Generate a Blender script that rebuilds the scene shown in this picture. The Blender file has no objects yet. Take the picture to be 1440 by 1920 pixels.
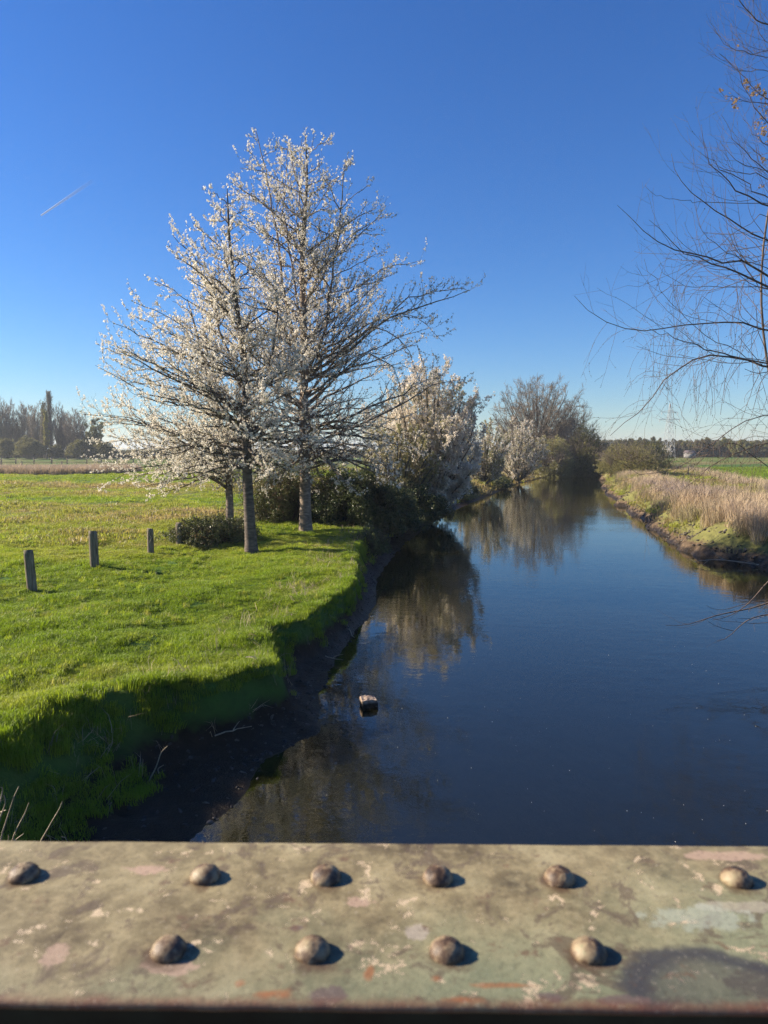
import bpy, math
import numpy as np
from mathutils import Vector

# ------------------------------------------------------------------ camera, sky, sun
PITCH = math.radians(5.1)
CAMZ = 4.3
F = 1335.0                     # focal length in photo pixels (1440 x 1920 frame)
sc = bpy.context.scene
COL = sc.collection

cam_d = bpy.data.cameras.new('camera')
cam = bpy.data.objects.new('camera', cam_d)
COL.objects.link(cam)
cam.location = (0, 0, CAMZ)
cam.rotation_euler = (math.radians(90) - PITCH, 0, 0)
cam_d.sensor_fit = 'VERTICAL'
cam_d.sensor_height = 34.6
cam_d.sensor_width = 25.95
cam_d.lens = 34.6 * F / 1920.0
cam_d.clip_start = 0.05
cam_d.clip_end = 30000
cam_d.dof.use_dof = True
cam_d.dof.focus_distance = 24.0
cam_d.dof.aperture_fstop = 0.024 / 0.0028
sc.camera = cam

SUN_EL = math.radians(27)
SUN_FWD = math.radians(11)      # sun stands to the left, this much forward of square-on
to_sun = Vector((-math.cos(SUN_FWD) * math.cos(SUN_EL), math.sin(SUN_FWD) * math.cos(SUN_EL), math.sin(SUN_EL)))
world = bpy.data.worlds.new('World')
sc.world = world
world.use_nodes = True
wn = world.node_tree
bg = wn.nodes['Background']
sky = wn.nodes.new('ShaderNodeTexSky')
sky.sky_type = 'NISHITA'
sky.sun_disc = False
sky.sun_elevation = SUN_EL
sky.sun_rotation = math.atan2(to_sun.x, to_sun.y)
sky.altitude = 50
sky.air_density = 1.2
sky.dust_density = 0.0
sky.ozone_density = 9.0
hs = wn.nodes.new('ShaderNodeHueSaturation')
hs.inputs['Saturation'].default_value = 1.1
hs.inputs['Hue'].default_value = 0.51
wn.links.new(sky.outputs[0], hs.inputs['Color'])
wn.links.new(hs.outputs[0], bg.inputs[0])
bg.inputs[1].default_value = 0.064

sun_d = bpy.data.lights.new('sun', 'SUN')
sun_d.energy = 5.0
sun_d.angle = math.radians(0.55)
sun_d.color = (1.0, 0.86, 0.68)
sun = bpy.data.objects.new('sun', sun_d)
COL.objects.link(sun)
sun.rotation_euler = (-to_sun).to_track_quat('-Z', 'Y').to_euler()

vs = sc.view_settings
vs.view_transform = 'Standard'
vs.look = 'None'
vs.gamma = 1.0
vs.use_curve_mapping = False
vs.exposure = 1.28
sc.cycles.max_bounces = 10
sc.cycles.diffuse_bounces = 7
sc.cycles.transmission_bounces = 7
sc.cycles.transparent_max_bounces = 24
sc.cycles.caustics_reflective = False
sc.cycles.caustics_refractive = False
sc.cycles.use_denoising = True
sc.cycles.denoising_prefilter = 'NONE'

# ------------------------------------------------------------------ helpers
rng = np.random.default_rng(7)
cp, sp = math.cos(PITCH), math.sin(PITCH)


def ray(px, py):
    px = np.asarray(px, float); py = np.asarray(py, float)
    u = (px - 720) / F; v = (960 - py) / F
    return np.stack([u, cp + v * sp, -sp + v * cp], -1)


def G(px, py, z):
    """point of the level z seen at photo position px, py"""
    d = ray(px, py)
    t = (z - CAMZ) / d[..., 2]
    return d * t[..., None] + np.array([0, 0, CAMZ])


def W(px, py, Y):
    """point at distance Y ahead seen at photo position px, py"""
    d = ray(px, py)
    t = np.asarray(Y, float) / d[..., 1]
    return d * t[..., None] + np.array([0, 0, CAMZ])


def vnoise(x, y, scale, seed=0):
    x = np.asarray(x, float) / scale + 1000.5; y = np.asarray(y, float) / scale + 1000.5
    r = np.random.default_rng(seed + 100).random((256, 256))
    xi = np.floor(x).astype(int); yi = np.floor(y).astype(int)
    fx = x - xi; fy = y - yi
    fx = fx * fx * (3 - 2 * fx); fy = fy * fy * (3 - 2 * fy)
    a = r[xi % 256, yi % 256]; b = r[(xi + 1) % 256, yi % 256]
    c = r[xi % 256, (yi + 1) % 256]; d = r[(xi + 1) % 256, (yi + 1) % 256]
    return (a * (1 - fx) + b * fx) * (1 - fy) + (c * (1 - fx) + d * fx) * fy - 0.5


def sstep(a, b, x):
    t = np.clip((x - a) / (b - a), 0, 1)
    return t * t * (3 - 2 * t)


def tag(o, label=None, cat=None, group=None, kind=None):
    if label: o['label'] = label
    if cat: o['category'] = cat
    if group: o['group'] = group
    if kind: o['kind'] = kind
    return o


def empty(name, loc, rz=0.0):
    o = bpy.data.objects.new(name, None)
    COL.objects.link(o)
    o.location = tuple(float(c) for c in loc); o.rotation_euler = (0, 0, rz)
    o.empty_display_size = 0.2
    return o


def link_mesh(name, V, T, mats, parent=None, smooth=False, loops=None, matidx=None, attrs=None):
    """V (n,3), T triangles (m,3) or quads (m,4)"""
    V = np.ascontiguousarray(V, np.float32); T = np.ascontiguousarray(T, np.int32)
    me = bpy.data.meshes.new(name)
    me.vertices.add(len(V)); me.vertices.foreach_set('co', V.ravel())
    k = T.shape[1]
    me.loops.add(T.size); me.loops.foreach_set('vertex_index', T.ravel())
    me.polygons.add(len(T))
    me.polygons.foreach_set('loop_start', np.arange(0, T.size, k, dtype=np.int32))
    if matidx is not None:
        me.polygons.foreach_set('material_index', np.asarray(matidx, np.int32))
    me.update(calc_edges=True)
    if smooth:
        me.polygons.foreach_set('use_smooth', np.ones(len(T), bool))
    for n, (dom, typ, key, data) in (attrs or {}).items():
        a = me.attributes.new(n, typ, dom)
        a.data.foreach_set(key, np.ascontiguousarray(data).ravel())
    for m in (mats if isinstance(mats, (list, tuple)) else [mats]):
        me.materials.append(m)
    o = bpy.data.objects.new(name, me)
    COL.objects.link(o)
    if parent is not None: o.parent = parent
    return o


def boxes(bs):
    """list of (cx,cy,cz,sx,sy,sz) -> verts, quads"""
    V = []; Q = []
    for b in bs:
        c = np.array(b[:3]); s = np.array(b[3:6]) / 2
        k = len(V)
        for i in range(8):
            V.append(c + s * np.array([1 if i & 1 else -1, 1 if i & 2 else -1, 1 if i & 4 else -1]))
        for f in ((0, 2, 3, 1), (4, 5, 7, 6), (0, 1, 5, 4), (2, 6, 7, 3), (0, 4, 6, 2), (1, 3, 7, 5)):
            Q.append([k + j for j in f])
    return np.array(V), np.array(Q)


def tubes(P, R, sides=4, cap=False):
    """P (N,n,3) paths, R (N,n) radii -> verts, quads"""
    P = np.asarray(P, float); R = np.asarray(R, float)
    if P.ndim == 2: P = P[None]; R = R[None]
    N, n, _ = P.shape
    Tn = np.gradient(P, axis=1)
    Tn /= np.linalg.norm(Tn, axis=2, keepdims=True) + 1e-9
    mean = P[:, -1] - P[:, 0]
    mean /= np.linalg.norm(mean, axis=1, keepdims=True) + 1e-9
    ref = np.where(np.abs(mean[:, 2:3]) > 0.8, np.array([[1., 0.13, 0]]), np.array([[0.05, 0.02, 1.]]))
    U = np.cross(Tn, ref[:, None, :]); U /= np.linalg.norm(U, axis=2, keepdims=True) + 1e-9
    Wv = np.cross(Tn, U)
    a = np.arange(sides) / sides * 2 * math.pi
    V = P[:, :, None, :] + R[:, :, None, None] * (np.cos(a)[None, None, :, None] * U[:, :, None, :] + np.sin(a)[None, None, :, None] * Wv[:, :, None, :])
    idx = np.arange(N * n * sides).reshape(N, n, sides)
    a0 = idx[:, :-1, :]; a1 = idx[:, 1:, :]
    Q = np.stack([a0, np.roll(a0, -1, 2), np.roll(a1, -1, 2), a1], -1).reshape(-1, 4)
    V = V.reshape(-1, 3)
    if cap:
        extra = []
        for k in range(N):
            c = len(V) + k
            ring = idx[k, -1]
            for j in range(0, sides):
                extra.append([ring[j], ring[(j + 1) % sides], c, c])
        V = np.vstack([V, P[:, -1]])
        # caps as degenerate quads are avoided: two triangles share the centre
        ex = np.array(extra)
        ex = np.stack([ex[0::2, 0], ex[0::2, 1], ex[1::2, 1], ex[0::2, 2]], 1) if sides % 2 == 0 else ex[:0]
        Q = np.vstack([Q, ex])
    return V, Q


def join(parts):
    V = []; Q = []; k = 0
    for v, q in parts:
        V.append(v); Q.append(np.asarray(q) + k); k += len(v)
    return np.vstack(V), np.vstack(Q)


def spawn(P, R, per, t0, t1, a0, a1, lfn, npts, up=0.15, wob=0.12, rfac=0.6, tip=0.25, flat=0.0, rmin=0.003):
    """children of every path in P: per children each, leaving at a0..a1 rad"""
    N, n, _ = P.shape
    t = t0 + (t1 - t0) * (np.tile((np.arange(per) + 0.5) / per, (N, 1)) + rng.uniform(-.5, .5, (N, per)) / per)
    t = np.clip(t, 0, 0.995)
    ti = t * (n - 1); i0 = np.floor(ti).astype(int); f = (ti - i0)[..., None]
    ar = np.arange(N)[:, None]
    A = P[ar, i0]; B = P[ar, i0 + 1]
    S = A * (1 - f) + B * f
    D = B - A; D /= np.linalg.norm(D, axis=2, keepdims=True) + 1e-9
    r0 = R[ar, i0] * (1 - f[..., 0]) + R[ar, i0 + 1] * f[..., 0]
    S = S.reshape(-1, 3); D = D.reshape(-1, 3); r0 = r0.reshape(-1); tt = t.reshape(-1)
    M = len(S)
    q = rng.normal(size=(M, 3)); q[:, 2] *= (1 - flat)
    q -= (q * D).sum(1, keepdims=True) * D
    q /= np.linalg.norm(q, axis=1, keepdims=True) + 1e-9
    ang = rng.uniform(a0, a1, (M, 1))
    d = D * np.cos(ang) + q * np.sin(ang)
    L = lfn(np.repeat(np.linalg.norm(P[:, -1] - P[:, 0], axis=1), per), tt) * rng.uniform(0.65, 1.25, M)
    C = np.empty((M, npts, 3)); C[:, 0] = S
    step = (L / (npts - 1))[:, None]
    for k in range(1, npts):
        d = d + np.array([0, 0, up]) + rng.normal(size=(M, 3)) * wob
        d /= np.linalg.norm(d, axis=1, keepdims=True)
        C[:, k] = C[:, k - 1] + d * step
    rr = np.maximum(r0 * rfac, rmin)
    CR = rr[:, None] * np.linspace(1, tip, npts)[None, :]
    return C, np.maximum(CR, rmin * 0.6)


def sample(P, num, t0=0.0, t1=1.0):
    """num random points on each path"""
    N, n, _ = P.shape
    t = rng.uniform(t0, t1, (N, num)) * (n - 1)
    i0 = np.clip(np.floor(t).astype(int), 0, n - 2); f = (t - i0)[..., None]
    ar = np.arange(N)[:, None]
    return (P[ar, i0] * (1 - f) + P[ar, i0 + 1] * f).reshape(-1, 3)


def by_length(P, spacing, t0=0.0, t1=1.0):
    """random points on the paths, about one per spacing metres"""
    L = np.linalg.norm(np.diff(P, axis=1), axis=2).sum(1) * (t1 - t0)
    n_ = int(L.sum() / spacing)
    i = rng.choice(len(P), n_, p=L / L.sum())
    t = rng.uniform(t0, t1, n_) * (P.shape[1] - 1)
    k = np.clip(np.floor(t).astype(int), 0, P.shape[1] - 2); f = (t - k)[:, None]
    return P[i, k] * (1 - f) + P[i, k + 1] * f


def instanced(name, protos, pts, scale, rot, var, tint, mat, parent=None):
    """one object: small prototype pieces kept in its mesh, set down on points by geometry nodes"""
    pts = np.asarray(pts, np.float32); n = len(pts)
    V = []; T = []; pid = []; k = 0; cols = []
    for j, pr in enumerate(protos):
        v, t = pr[0], pr[1]
        V.append(v); T.append(np.asarray(t) + k); k += len(v)
        pid.append(np.full(len(v), j + 1))
        cols.append(pr[2] if len(pr) > 2 else np.zeros(len(v)))
    V.append(pts); pid.append(np.zeros(n)); cols.append(np.zeros(n))
    V = np.vstack(V); T = np.vstack(T); pid = np.concatenate(pid).astype(np.int32)
    scale = np.asarray(scale, np.float32)
    if scale.ndim == 1: scale = np.repeat(scale[:, None], 3, 1)
    pad = len(V) - n
    full = lambda a, w: np.vstack([np.zeros((pad, w), np.float32), np.asarray(a, np.float32).reshape(n, w)])
    at = {'pid': ('POINT', 'INT', 'value', pid),
          'pcol': ('POINT', 'FLOAT', 'value', np.concatenate(cols).astype(np.float32)),
          'var': ('POINT', 'INT', 'value', np.concatenate([np.zeros(pad), var]).astype(np.int32)),
          'tint': ('POINT', 'FLOAT', 'value', full(tint, 1)),
          'scl': ('POINT', 'FLOAT_VECTOR', 'vector', full(scale, 3)),
          'rot': ('POINT', 'FLOAT_VECTOR', 'vector', full(rot, 3))}
    o = link_mesh(name, V, T, mat, parent, attrs=at)
    ng = bpy.data.node_groups.new(name + '_scatter', 'GeometryNodeTree')
    ng.interface.new_socket('Geometry', in_out='INPUT', socket_type='NodeSocketGeometry')
    ng.interface.new_socket('Geometry', in_out='OUTPUT', socket_type='NodeSocketGeometry')
    N = ng.nodes; Lk = ng.links
    gi = N.new('NodeGroupInput'); go = N.new('NodeGroupOutput')

    def named(nm, ty):
        a = N.new('GeometryNodeInputNamedAttribute'); a.data_type = ty; a.inputs['Name'].default_value = nm
        return next(s for s in a.outputs if s.enabled and s.name == 'Attribute')

    def equals(sock, val):
        c = N.new('FunctionNodeCompare'); c.data_type = 'INT'; c.operation = 'EQUAL'
        ins = [s for s in c.inputs if s.enabled]
        Lk.new(sock, ins[0]); ins[1].default_value = val
        return c.outputs[0]
    sp_ = named('pid', 'INT'); sv = named('var', 'INT'); ss = named('scl', 'FLOAT_VECTOR'); sr = named('rot', 'FLOAT_VECTOR')

    def sep(val):
        s = N.new('GeometryNodeSeparateGeometry'); s.domain = 'POINT'
        Lk.new(gi.outputs[0], s.inputs['Geometry']); Lk.new(equals(sp_, val), s.inputs['Selection'])
        return s.outputs['Selection']
    P0 = sep(0)
    jn = N.new('GeometryNodeJoinGeometry')
    for j in range(len(protos)):
        ip = N.new('GeometryNodeInstanceOnPoints')
        Lk.new(P0, ip.inputs['Points']); Lk.new(equals(sv, j), ip.inputs['Selection'])
        Lk.new(sep(j + 1), ip.inputs['Instance'])
        Lk.new(sr, ip.inputs['Rotation']); Lk.new(ss, ip.inputs['Scale'])
        Lk.new(ip.outputs[0], jn.inputs[0])
    Lk.new(jn.outputs[0], go.inputs[0])
    md = o.modifiers.new('scatter', 'NODES'); md.node_group = ng
    return o


# ------------------------------------------------------------------ materials
def new_mat(name):
    m = bpy.data.materials.new(name); m.use_nodes = True
    nt = m.node_tree; nt.nodes.clear()
    out = nt.nodes.new('ShaderNodeOutputMaterial')
    return m, nt, out


class NB:
    """terse node builder"""
    def __init__(s, nt): s.nt = nt
    def n(s, t, **kw):
        x = s.nt.nodes.new(t)
        for k, v in kw.items(): setattr(x, k, v)
        return x
    def l(s, a, b): s.nt.links.new(a, b)
    def noise(s, vec, scale, detail=4, rough=0.55, dist=0.0):
        x = s.n('ShaderNodeTexNoise'); x.inputs['Scale'].default_value = scale
        x.inputs['Detail'].default_value = detail; x.inputs['Roughness'].default_value = rough
        x.inputs['Distortion'].default_value = dist
        if vec is not None: s.l(vec, x.inputs['Vector'])
        return x.outputs['Fac']
    def ramp(s, fac, stops):
        x = s.n('ShaderNodeValToRGB'); cr = x.color_ramp
        while len(cr.elements) < len(stops): cr.elements.new(0.5)
        for e, (p, c) in zip(cr.elements, stops):
            e.position = p; e.color = (c[0], c[1], c[2], 1) if hasattr(c, '__len__') else (c, c, c, 1)
        s.l(fac, x.inputs[0]); return x.outputs[0]
    def mix(s, fac, a, b, mode='MIX'):
        x = s.n('ShaderNodeMix', data_type='RGBA', blend_type=mode)
        for sock, v in ((x.inputs[0], fac), (x.inputs[6], a), (x.inputs[7], b)):
            if hasattr(v, 'links'): s.l(v, sock)
            elif hasattr(v, '__len__'): sock.default_value = (v[0], v[1], v[2], 1)
            else: sock.default_value = v
        return x.outputs[2]
    def math(s, op, a, b=0.0, clamp=False):
        x = s.n('ShaderNodeMath', operation=op, use_clamp=clamp)
        for sock, v in ((x.inputs[0], a), (x.inputs[1], b)):
            if hasattr(v, 'links'): s.l(v, sock)
            else: sock.default_value = v
        return x.outputs[0]
    def mapping(s, vec, scale=(1, 1, 1), loc=(0, 0, 0), rot=(0, 0, 0)):
        x = s.n('ShaderNodeMapping'); x.inputs['Scale'].default_value = scale
        x.inputs['Location'].default_value = loc; x.inputs['Rotation'].default_value = rot
        s.l(vec, x.inputs['Vector']); return x.outputs[0]
    def bump(s, h, strength, dist):
        x = s.n('ShaderNodeBump'); x.inputs['Strength'].default_value = strength
        x.inputs['Distance'].default_value = dist; s.l(h, x.inputs['Height']); return x.outputs[0]
    def principled(s, col, rough=0.8, spec=0.3, normal=None):
        x = s.n('ShaderNodeBsdfPrincipled')
        if hasattr(col, 'links'): s.l(col, x.inputs['Base Color'])
        else: x.inputs['Base Color'].default_value = (*col, 1)
        if hasattr(rough, 'links'): s.l(rough, x.inputs['Roughness'])
        else: x.inputs['Roughness'].default_value = rough
        x.inputs['Specular IOR Level'].default_value = spec
        if normal is not None: s.l(normal, x.inputs['Normal'])
        return x


def leaf_mat(name, stops, trans=0.45, rough=0.55, spec=0.25, tcol=None, use_tint=True, rand_amt=1.0, grad=None):
    """thin translucent plant tissue; colour picked per piece by its tint (or at random)"""
    m, nt, out = new_mat(name); b = NB(nt)
    at = b.n('ShaderNodeAttribute', attribute_type='INSTANCER', attribute_name='tint')
    oi = b.n('ShaderNodeObjectInfo')
    fac = at.outputs['Fac'] if use_tint else oi.outputs['Random']
    c = b.ramp(fac, stops)
    rv = b.math('MULTIPLY_ADD', oi.outputs['Random'], 0.5 * rand_amt)
    rv.node.inputs[2].default_value = 1 - 0.25 * rand_amt
    c = b.mix(1.0, c, rv, 'MULTIPLY')
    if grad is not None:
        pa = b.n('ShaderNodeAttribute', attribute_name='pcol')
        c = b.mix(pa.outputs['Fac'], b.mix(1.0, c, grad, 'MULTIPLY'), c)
    p = b.principled(c, rough, spec)
    tr = b.n('ShaderNodeBsdfTranslucent')
    tc = b.mix(1.0, c, tcol, 'MULTIPLY') if tcol else c
    b.l(tc, tr.inputs['Color'])
    mx = b.n('ShaderNodeMixShader'); mx.inputs[0].default_value = trans
    b.l(p.outputs[0], mx.inputs[1]); b.l(tr.outputs[0], mx.inputs[2]); b.l(mx.outputs[0], out.inputs[0])
    return m


def bark_mat(name, dark, light, scale=8.0, zs=0.25, rings=False, rough=0.85, lich=None):
    m, nt, out = new_mat(name); b = NB(nt)
    tc = b.n('ShaderNodeTexCoord').outputs['Object']
    v = b.mapping(tc, (1, 1, zs) if not rings else (0.6, 0.6, 2.2))
    n1 = b.noise(v, scale, 6, 0.65)
    c = b.ramp(n1, [(0.3, dark), (0.7, light)])
    if lich is not None:
        n2 = b.noise(tc, scale * 0.5, 5, 0.6)
        c = b.mix(b.ramp(n2, [(0.52, 0.0), (0.66, 0.8)]), c, lich)
    p = b.principled(c, rough, 0.2, b.bump(n1, 0.7, 0.03))
    b.l(p.outputs[0], out.inputs[0])
    return m


M_bark = bark_mat('cherry_bark', (0.030, 0.025, 0.022), (0.19, 0.155, 0.125), 7, rings=True)
M_bark2 = bark_mat('pale_cherry_bark', (0.06, 0.048, 0.04), (0.34, 0.27, 0.21), 7, rings=True)
M_twig = bark_mat('cherry_twig_bark', (0.035, 0.028, 0.025), (0.09, 0.072, 0.062), 12)
M_grey_bark = bark_mat('grey_bark', (0.06, 0.055, 0.045), (0.17, 0.15, 0.12), 3)
M_far_twig = bark_mat('far_twig_bark', (0.16, 0.13, 0.10), (0.30, 0.25, 0.195), 1)
M_willow_twig = bark_mat('willow_twig_bark', (0.055, 0.038, 0.030), (0.20, 0.15, 0.115), 14)
M_dry_twig = bark_mat('dry_pale_twig', (0.25, 0.21, 0.15), (0.5, 0.43, 0.32), 10)

M_blossom = leaf_mat('cherry_blossom_petals', [(0.0, (0.84, 0.78, 0.67)), (0.70, (0.90, 0.87, 0.77)), (0.74, (0.26, 0.24, 0.12)), (1.0, (0.20, 0.20, 0.08))], trans=0.5, rough=0.7, spec=0.1, rand_amt=0.5)
M_blossom_far = leaf_mat('far_blossom', [(0.0, (0.86, 0.80, 0.70)), (0.5, (0.72, 0.66, 0.56)), (0.6, (0.34, 0.33, 0.14)), (1.0, (0.27, 0.25, 0.12))], trans=0.45, rough=0.7, spec=0.1, rand_amt=0.6)
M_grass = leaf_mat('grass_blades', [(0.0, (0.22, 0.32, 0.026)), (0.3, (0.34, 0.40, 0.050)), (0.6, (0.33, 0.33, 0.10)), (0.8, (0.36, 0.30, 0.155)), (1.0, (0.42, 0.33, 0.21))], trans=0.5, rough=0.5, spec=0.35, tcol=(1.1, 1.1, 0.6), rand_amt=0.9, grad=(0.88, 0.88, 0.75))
M_reed = leaf_mat('dry_reed_stalks', [(0.0, (0.20, 0.20, 0.09)), (0.3, (0.36, 0.29, 0.18)), (0.7, (0.56, 0.44, 0.29)), (1.0, (0.33, 0.26, 0.22))], trans=0.3, rough=0.6, spec=0.2, rand_amt=0.8)
M_bush = leaf_mat('bramble_leaves', [(0.0, (0.030, 0.048, 0.014)), (0.5, (0.085, 0.105, 0.030)), (0.8, (0.17, 0.17, 0.055)), (1.0, (0.19, 0.12, 0.07))], trans=0.3, rough=0.42, spec=0.45, rand_amt=1.0)
M_olive = leaf_mat('olive_spring_leaves', [(0.0, (0.14, 0.135, 0.055)), (0.5, (0.21, 0.20, 0.075)), (1.0, (0.28, 0.25, 0.10))], trans=0.4, rough=0.6, spec=0.2, rand_amt=0.9)
M_wood_far = leaf_mat('far_wood_leaves', [(0.0, (0.13, 0.115, 0.075)), (0.5, (0.16, 0.15, 0.075)), (1.0, (0.26, 0.26, 0.08))], trans=0.4, rough=0.8, spec=0.1, rand_amt=0.8)
M_yellowleaf = leaf_mat('yellow_green_leaves', [(0.0, (0.20, 0.19, 0.05)), (1.0, (0.32, 0.29, 0.07))], trans=0.4, rough=0.7, spec=0.1)
M_seed = leaf_mat('dried_seed_bunches', [(0.0, (0.30, 0.21, 0.12)), (1.0, (0.42, 0.28, 0.12))], trans=0.3, rough=0.8, spec=0.1)

# ------------------------------------------------------------------ river course
GZ = 0.95                     # level of the meadow above the water
lw = G([330, 400, 520, 598, 602, 622, 655, 690, 702, 705, 735, 770, 820, 867, 973, 1033, 1100],
       [1600, 1530, 1420, 1370, 1310, 1250, 1195, 1160, 1125, 1085, 1045, 1010, 975, 950, 907, 893, 883], 0.0)
LY = np.concatenate([[-60, -10, 0], lw[:, 1], [150, 175, 230, 400, 4000]])
LX = np.concatenate([[-4.5, -3.6, -3.0], lw[:, 0], [50, 85, 210, 700, 9000]])
rw = G([1440, 1330, 1240, 1190, 1140, 1128, 1112], [1070, 1045, 1005, 965, 928, 896, 884.5], 0.0)
RY = np.concatenate([[-60, -10, 8, 16], rw[:, 1], [150, 175, 230, 400, 4000]])
RX = np.concatenate([[9, 10, 11, 12.2], rw[:, 0], [62, 105, 240, 740, 9050]])
cr = G([0, 175, 280, 400, 455, 508, 503, 560, 620, 680, 690], [1410, 1312, 1295, 1280, 1255, 1245, 1165, 1155, 1128, 1082, 1000], GZ)
CY = np.concatenate([[-60, -10, 2], cr[:, 1], [32, 45, 60, 90, 110, 137, 4000]])
CXo = np.interp(CY[3:-7], LY, LX) - cr[:, 0]
CO = np.concatenate([[3.0, 2.2, 1.9], np.maximum(CXo, 0.45), [1.5, 1.8, 2.2, 3.0, 3.0, 3.0, 6.0]])


def left_line(y): return np.interp(y, LY, LX)
def right_line(y): return np.interp(y, RY, RX)


def hgt(x, y):
    x = np.asarray(x, float); y = np.asarray(y, float)
    wv = vnoise(y, y * 0, 1.1, 3) * 0.45 + vnoise(y, y * 0, 0.4, 4) * 0.22
    L = left_line(y) + wv * 0.5
    off = np.interp(y, CY, CO) + wv + vnoise(y, x * 0 + 5, 0.5, 9) * 0.1
    C = L - np.maximum(off, 0.35)
    R = right_line(y) + vnoise(y, y * 0, 3.1, 6) * 1.3 + vnoise(y, y * 0, 0.9, 7) * 0.5
    # plains
    dist = np.hypot(x, y)
    und = (vnoise(x, y, 9, 1) * 0.22 + vnoise(x, y, 3.1, 2) * 0.10 + vnoise(x, y, 1.1, 5) * 0.15 + vnoise(x, y, 0.45, 12) * 0.11) * np.clip(dist / 14, 0.75, 1) * np.clip(1 - (dist - 120) / 200, 0, 1)
    zl = GZ + und - 0.12 * sstep(30, 70, y) * 0
    # left bank: brow, steep cut, mud toe
    s = (x - C) / np.maximum(L - C, 0.05)
    prof = np.where(s < 0, 1, np.where(s < 0.55, 1 - 0.83 * sstep(-0.12, 0.58, s), 0.17 * (1 - (s - 0.55) / 0.45)))
    brow = 0.24 * np.exp(-((x - C + 0.35) / 0.85) ** 2) * sstep(12, 8.5, y)  # near crest raised so that its shadow covers the mud toe
    z_left = (zl + brow) * np.where(x < C, 1, prof)
    z_left = np.where(s > 0.45, z_left + (vnoise(x, y, 0.22, 8) * 0.11 + vnoise(x, y, 0.55, 18) * .12) * np.clip((1.3 - s), 0, 1), z_left)
    # right bank
    wr = 1.9
    sr = (x - R) / wr
    prr = np.where(sr > 1, 1, np.where(sr > 0.18, 0.34 + 0.66 * sstep(0.1, 1.0, sr), 0.48 * sr / 0.18 * 0.75))
    zr0 = GZ + und + 0.38 * np.exp(-((x - R - 3.0) / 2.5) ** 2)
    z_right = np.clip(prr, 0, 1) * zr0 + np.where(sr < 0.7, vnoise(x, y, 0.35, 11) * 0.16 + vnoise(x, y, 1.1, 17) * .22, 0)
    # bed
    dl = x - L; dr = R - x
    depth = 0.12 * dl
    depth = np.where(dl > 2.5, 0.30 + 0.25 * (dl - 2.5), depth)
    bed = -np.minimum(np.minimum(depth, 1.3), 0.9 * np.maximum(dr, 0)) + vnoise(x, y, 0.5, 13) * 0.05 * np.clip(dl, 0, 1) - 0.005
    z = np.where(x <= L, z_left, np.where(x >= R, z_right, bed))
    return z


def dryness(x, y):
    """0 lush .. 1 dry standing grass, on the meadow"""
    left = x < left_line(y)
    u = vnoise(x * 0.35, y, 5.5, 21) * 1.1 + vnoise(x * 0.5, y, 2.0, 22) * 0.5 + vnoise(x, y, 0.7, 23) * 0.3
    # belt of dry grass across the mid meadow, lush strip beside the bank
    belt = np.exp(-((y - 30 - 0.3 * (x + 14)) / 6.5) ** 2) * 0.36 * sstep(-6.0, -10, x)
    belt2 = np.exp(-((y - 40) / 5.0) ** 2) * 0.22
    belt3 = np.exp(-((y - 62) / 10.0) ** 2) * 0.35
    near = sstep(24, 18, y) * -0.18
    v = 0.34 + u * 0.62 + (belt + belt2 + belt3) * 1.05 + near
    v = v + 0.6 * sstep(62, 78, y) * sstep(14, 8, left_line(y) - x)
    v = np.where(left, v, np.where(x - right_line(y) < 12, 0.62 + u * .3, 0.02 + u * 0.04))
    return np.clip(v, 0, 1)


# ------------------------------------------------------------------ ground sheet
rad = [2.0]
while rad[-1] < 190: rad.append(rad[-1] * 1.0115)
while rad[-1] < 3000: rad.append(rad[-1] * 1.09)
rad = np.array(rad)
ang = np.concatenate([np.radians(np.arange(-180, -42, 3.0)), np.radians(np.arange(-42, 42, 0.2)), np.radians(np.arange(42, 180.1, 3.0))])
AA, RR = np.meshgrid(ang, rad)
gx = RR * np.sin(AA); gy = RR * np.cos(AA)
gz = hgt(gx, gy)
nr, na = gx.shape
GV = np.stack([gx, gy, gz], -1).reshape(-1, 3)
ii = np.arange(nr * na).reshape(nr, na)
GQ = np.stack([ii[:-1, :-1], ii[:-1, 1:], ii[1:, 1:], ii[1:, :-1]], -1).reshape(-1, 4)
# close the middle under the bridge
cen = len(GV); GV = np.vstack([GV, [[0, 0, -1.2]]])
GV3 = GV
m, nt, out = new_mat('ground_earth_and_turf'); b = NB(nt)
geo = b.n('ShaderNodeNewGeometry'); pos = geo.outputs['Position']
sx = b.n('ShaderNodeSeparateXYZ'); b.l(pos, sx.inputs[0])
dry = b.n('ShaderNodeAttribute', attribute_name='dry').outputs['Fac']
n1 = b.noise(pos, 3.0, 6, 0.6); n2 = b.noise(pos, 0.5, 4, 0.6); n3 = b.noise(b.mapping(pos, (0.25, 1, 1)), 0.18, 5, 0.6)
g = b.ramp(dry, [(0.0, (0.065, 0.145, 0.024)), (0.4, (0.13, 0.17, 0.030)), (0.7, (0.22, 0.20, 0.075)), (1.0, (0.30, 0.24, 0.125))])
g = b.mix(b.ramp(n1, [(0.3, 0.0), (0.7, 0.55)]), g, (0.035, 0.05, 0.014))
fz = b.math('MULTIPLY', b.ramp(n3, [(0.45, 0.0), (0.62, 0.6)]), b.ramp(dry, [(0.2, 0.0), (0.35, 1.0)]))
g = b.mix(fz, g, (0.17, 0.165, 0.06))
mud = b.ramp(n1, [(0.25, (0.012, 0.0095, 0.006)), (0.6, (0.032, 0.023, 0.015)), (0.85, (0.08, 0.058, 0.038))])
zz = b.math('ADD', sx.outputs['Z'], b.math('MULTIPLY', b.math('SUBTRACT', n1, 0.5), 0.5))
mk = b.ramp(zz, [(0.34, 0.0), (0.55, 1.0)])
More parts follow.
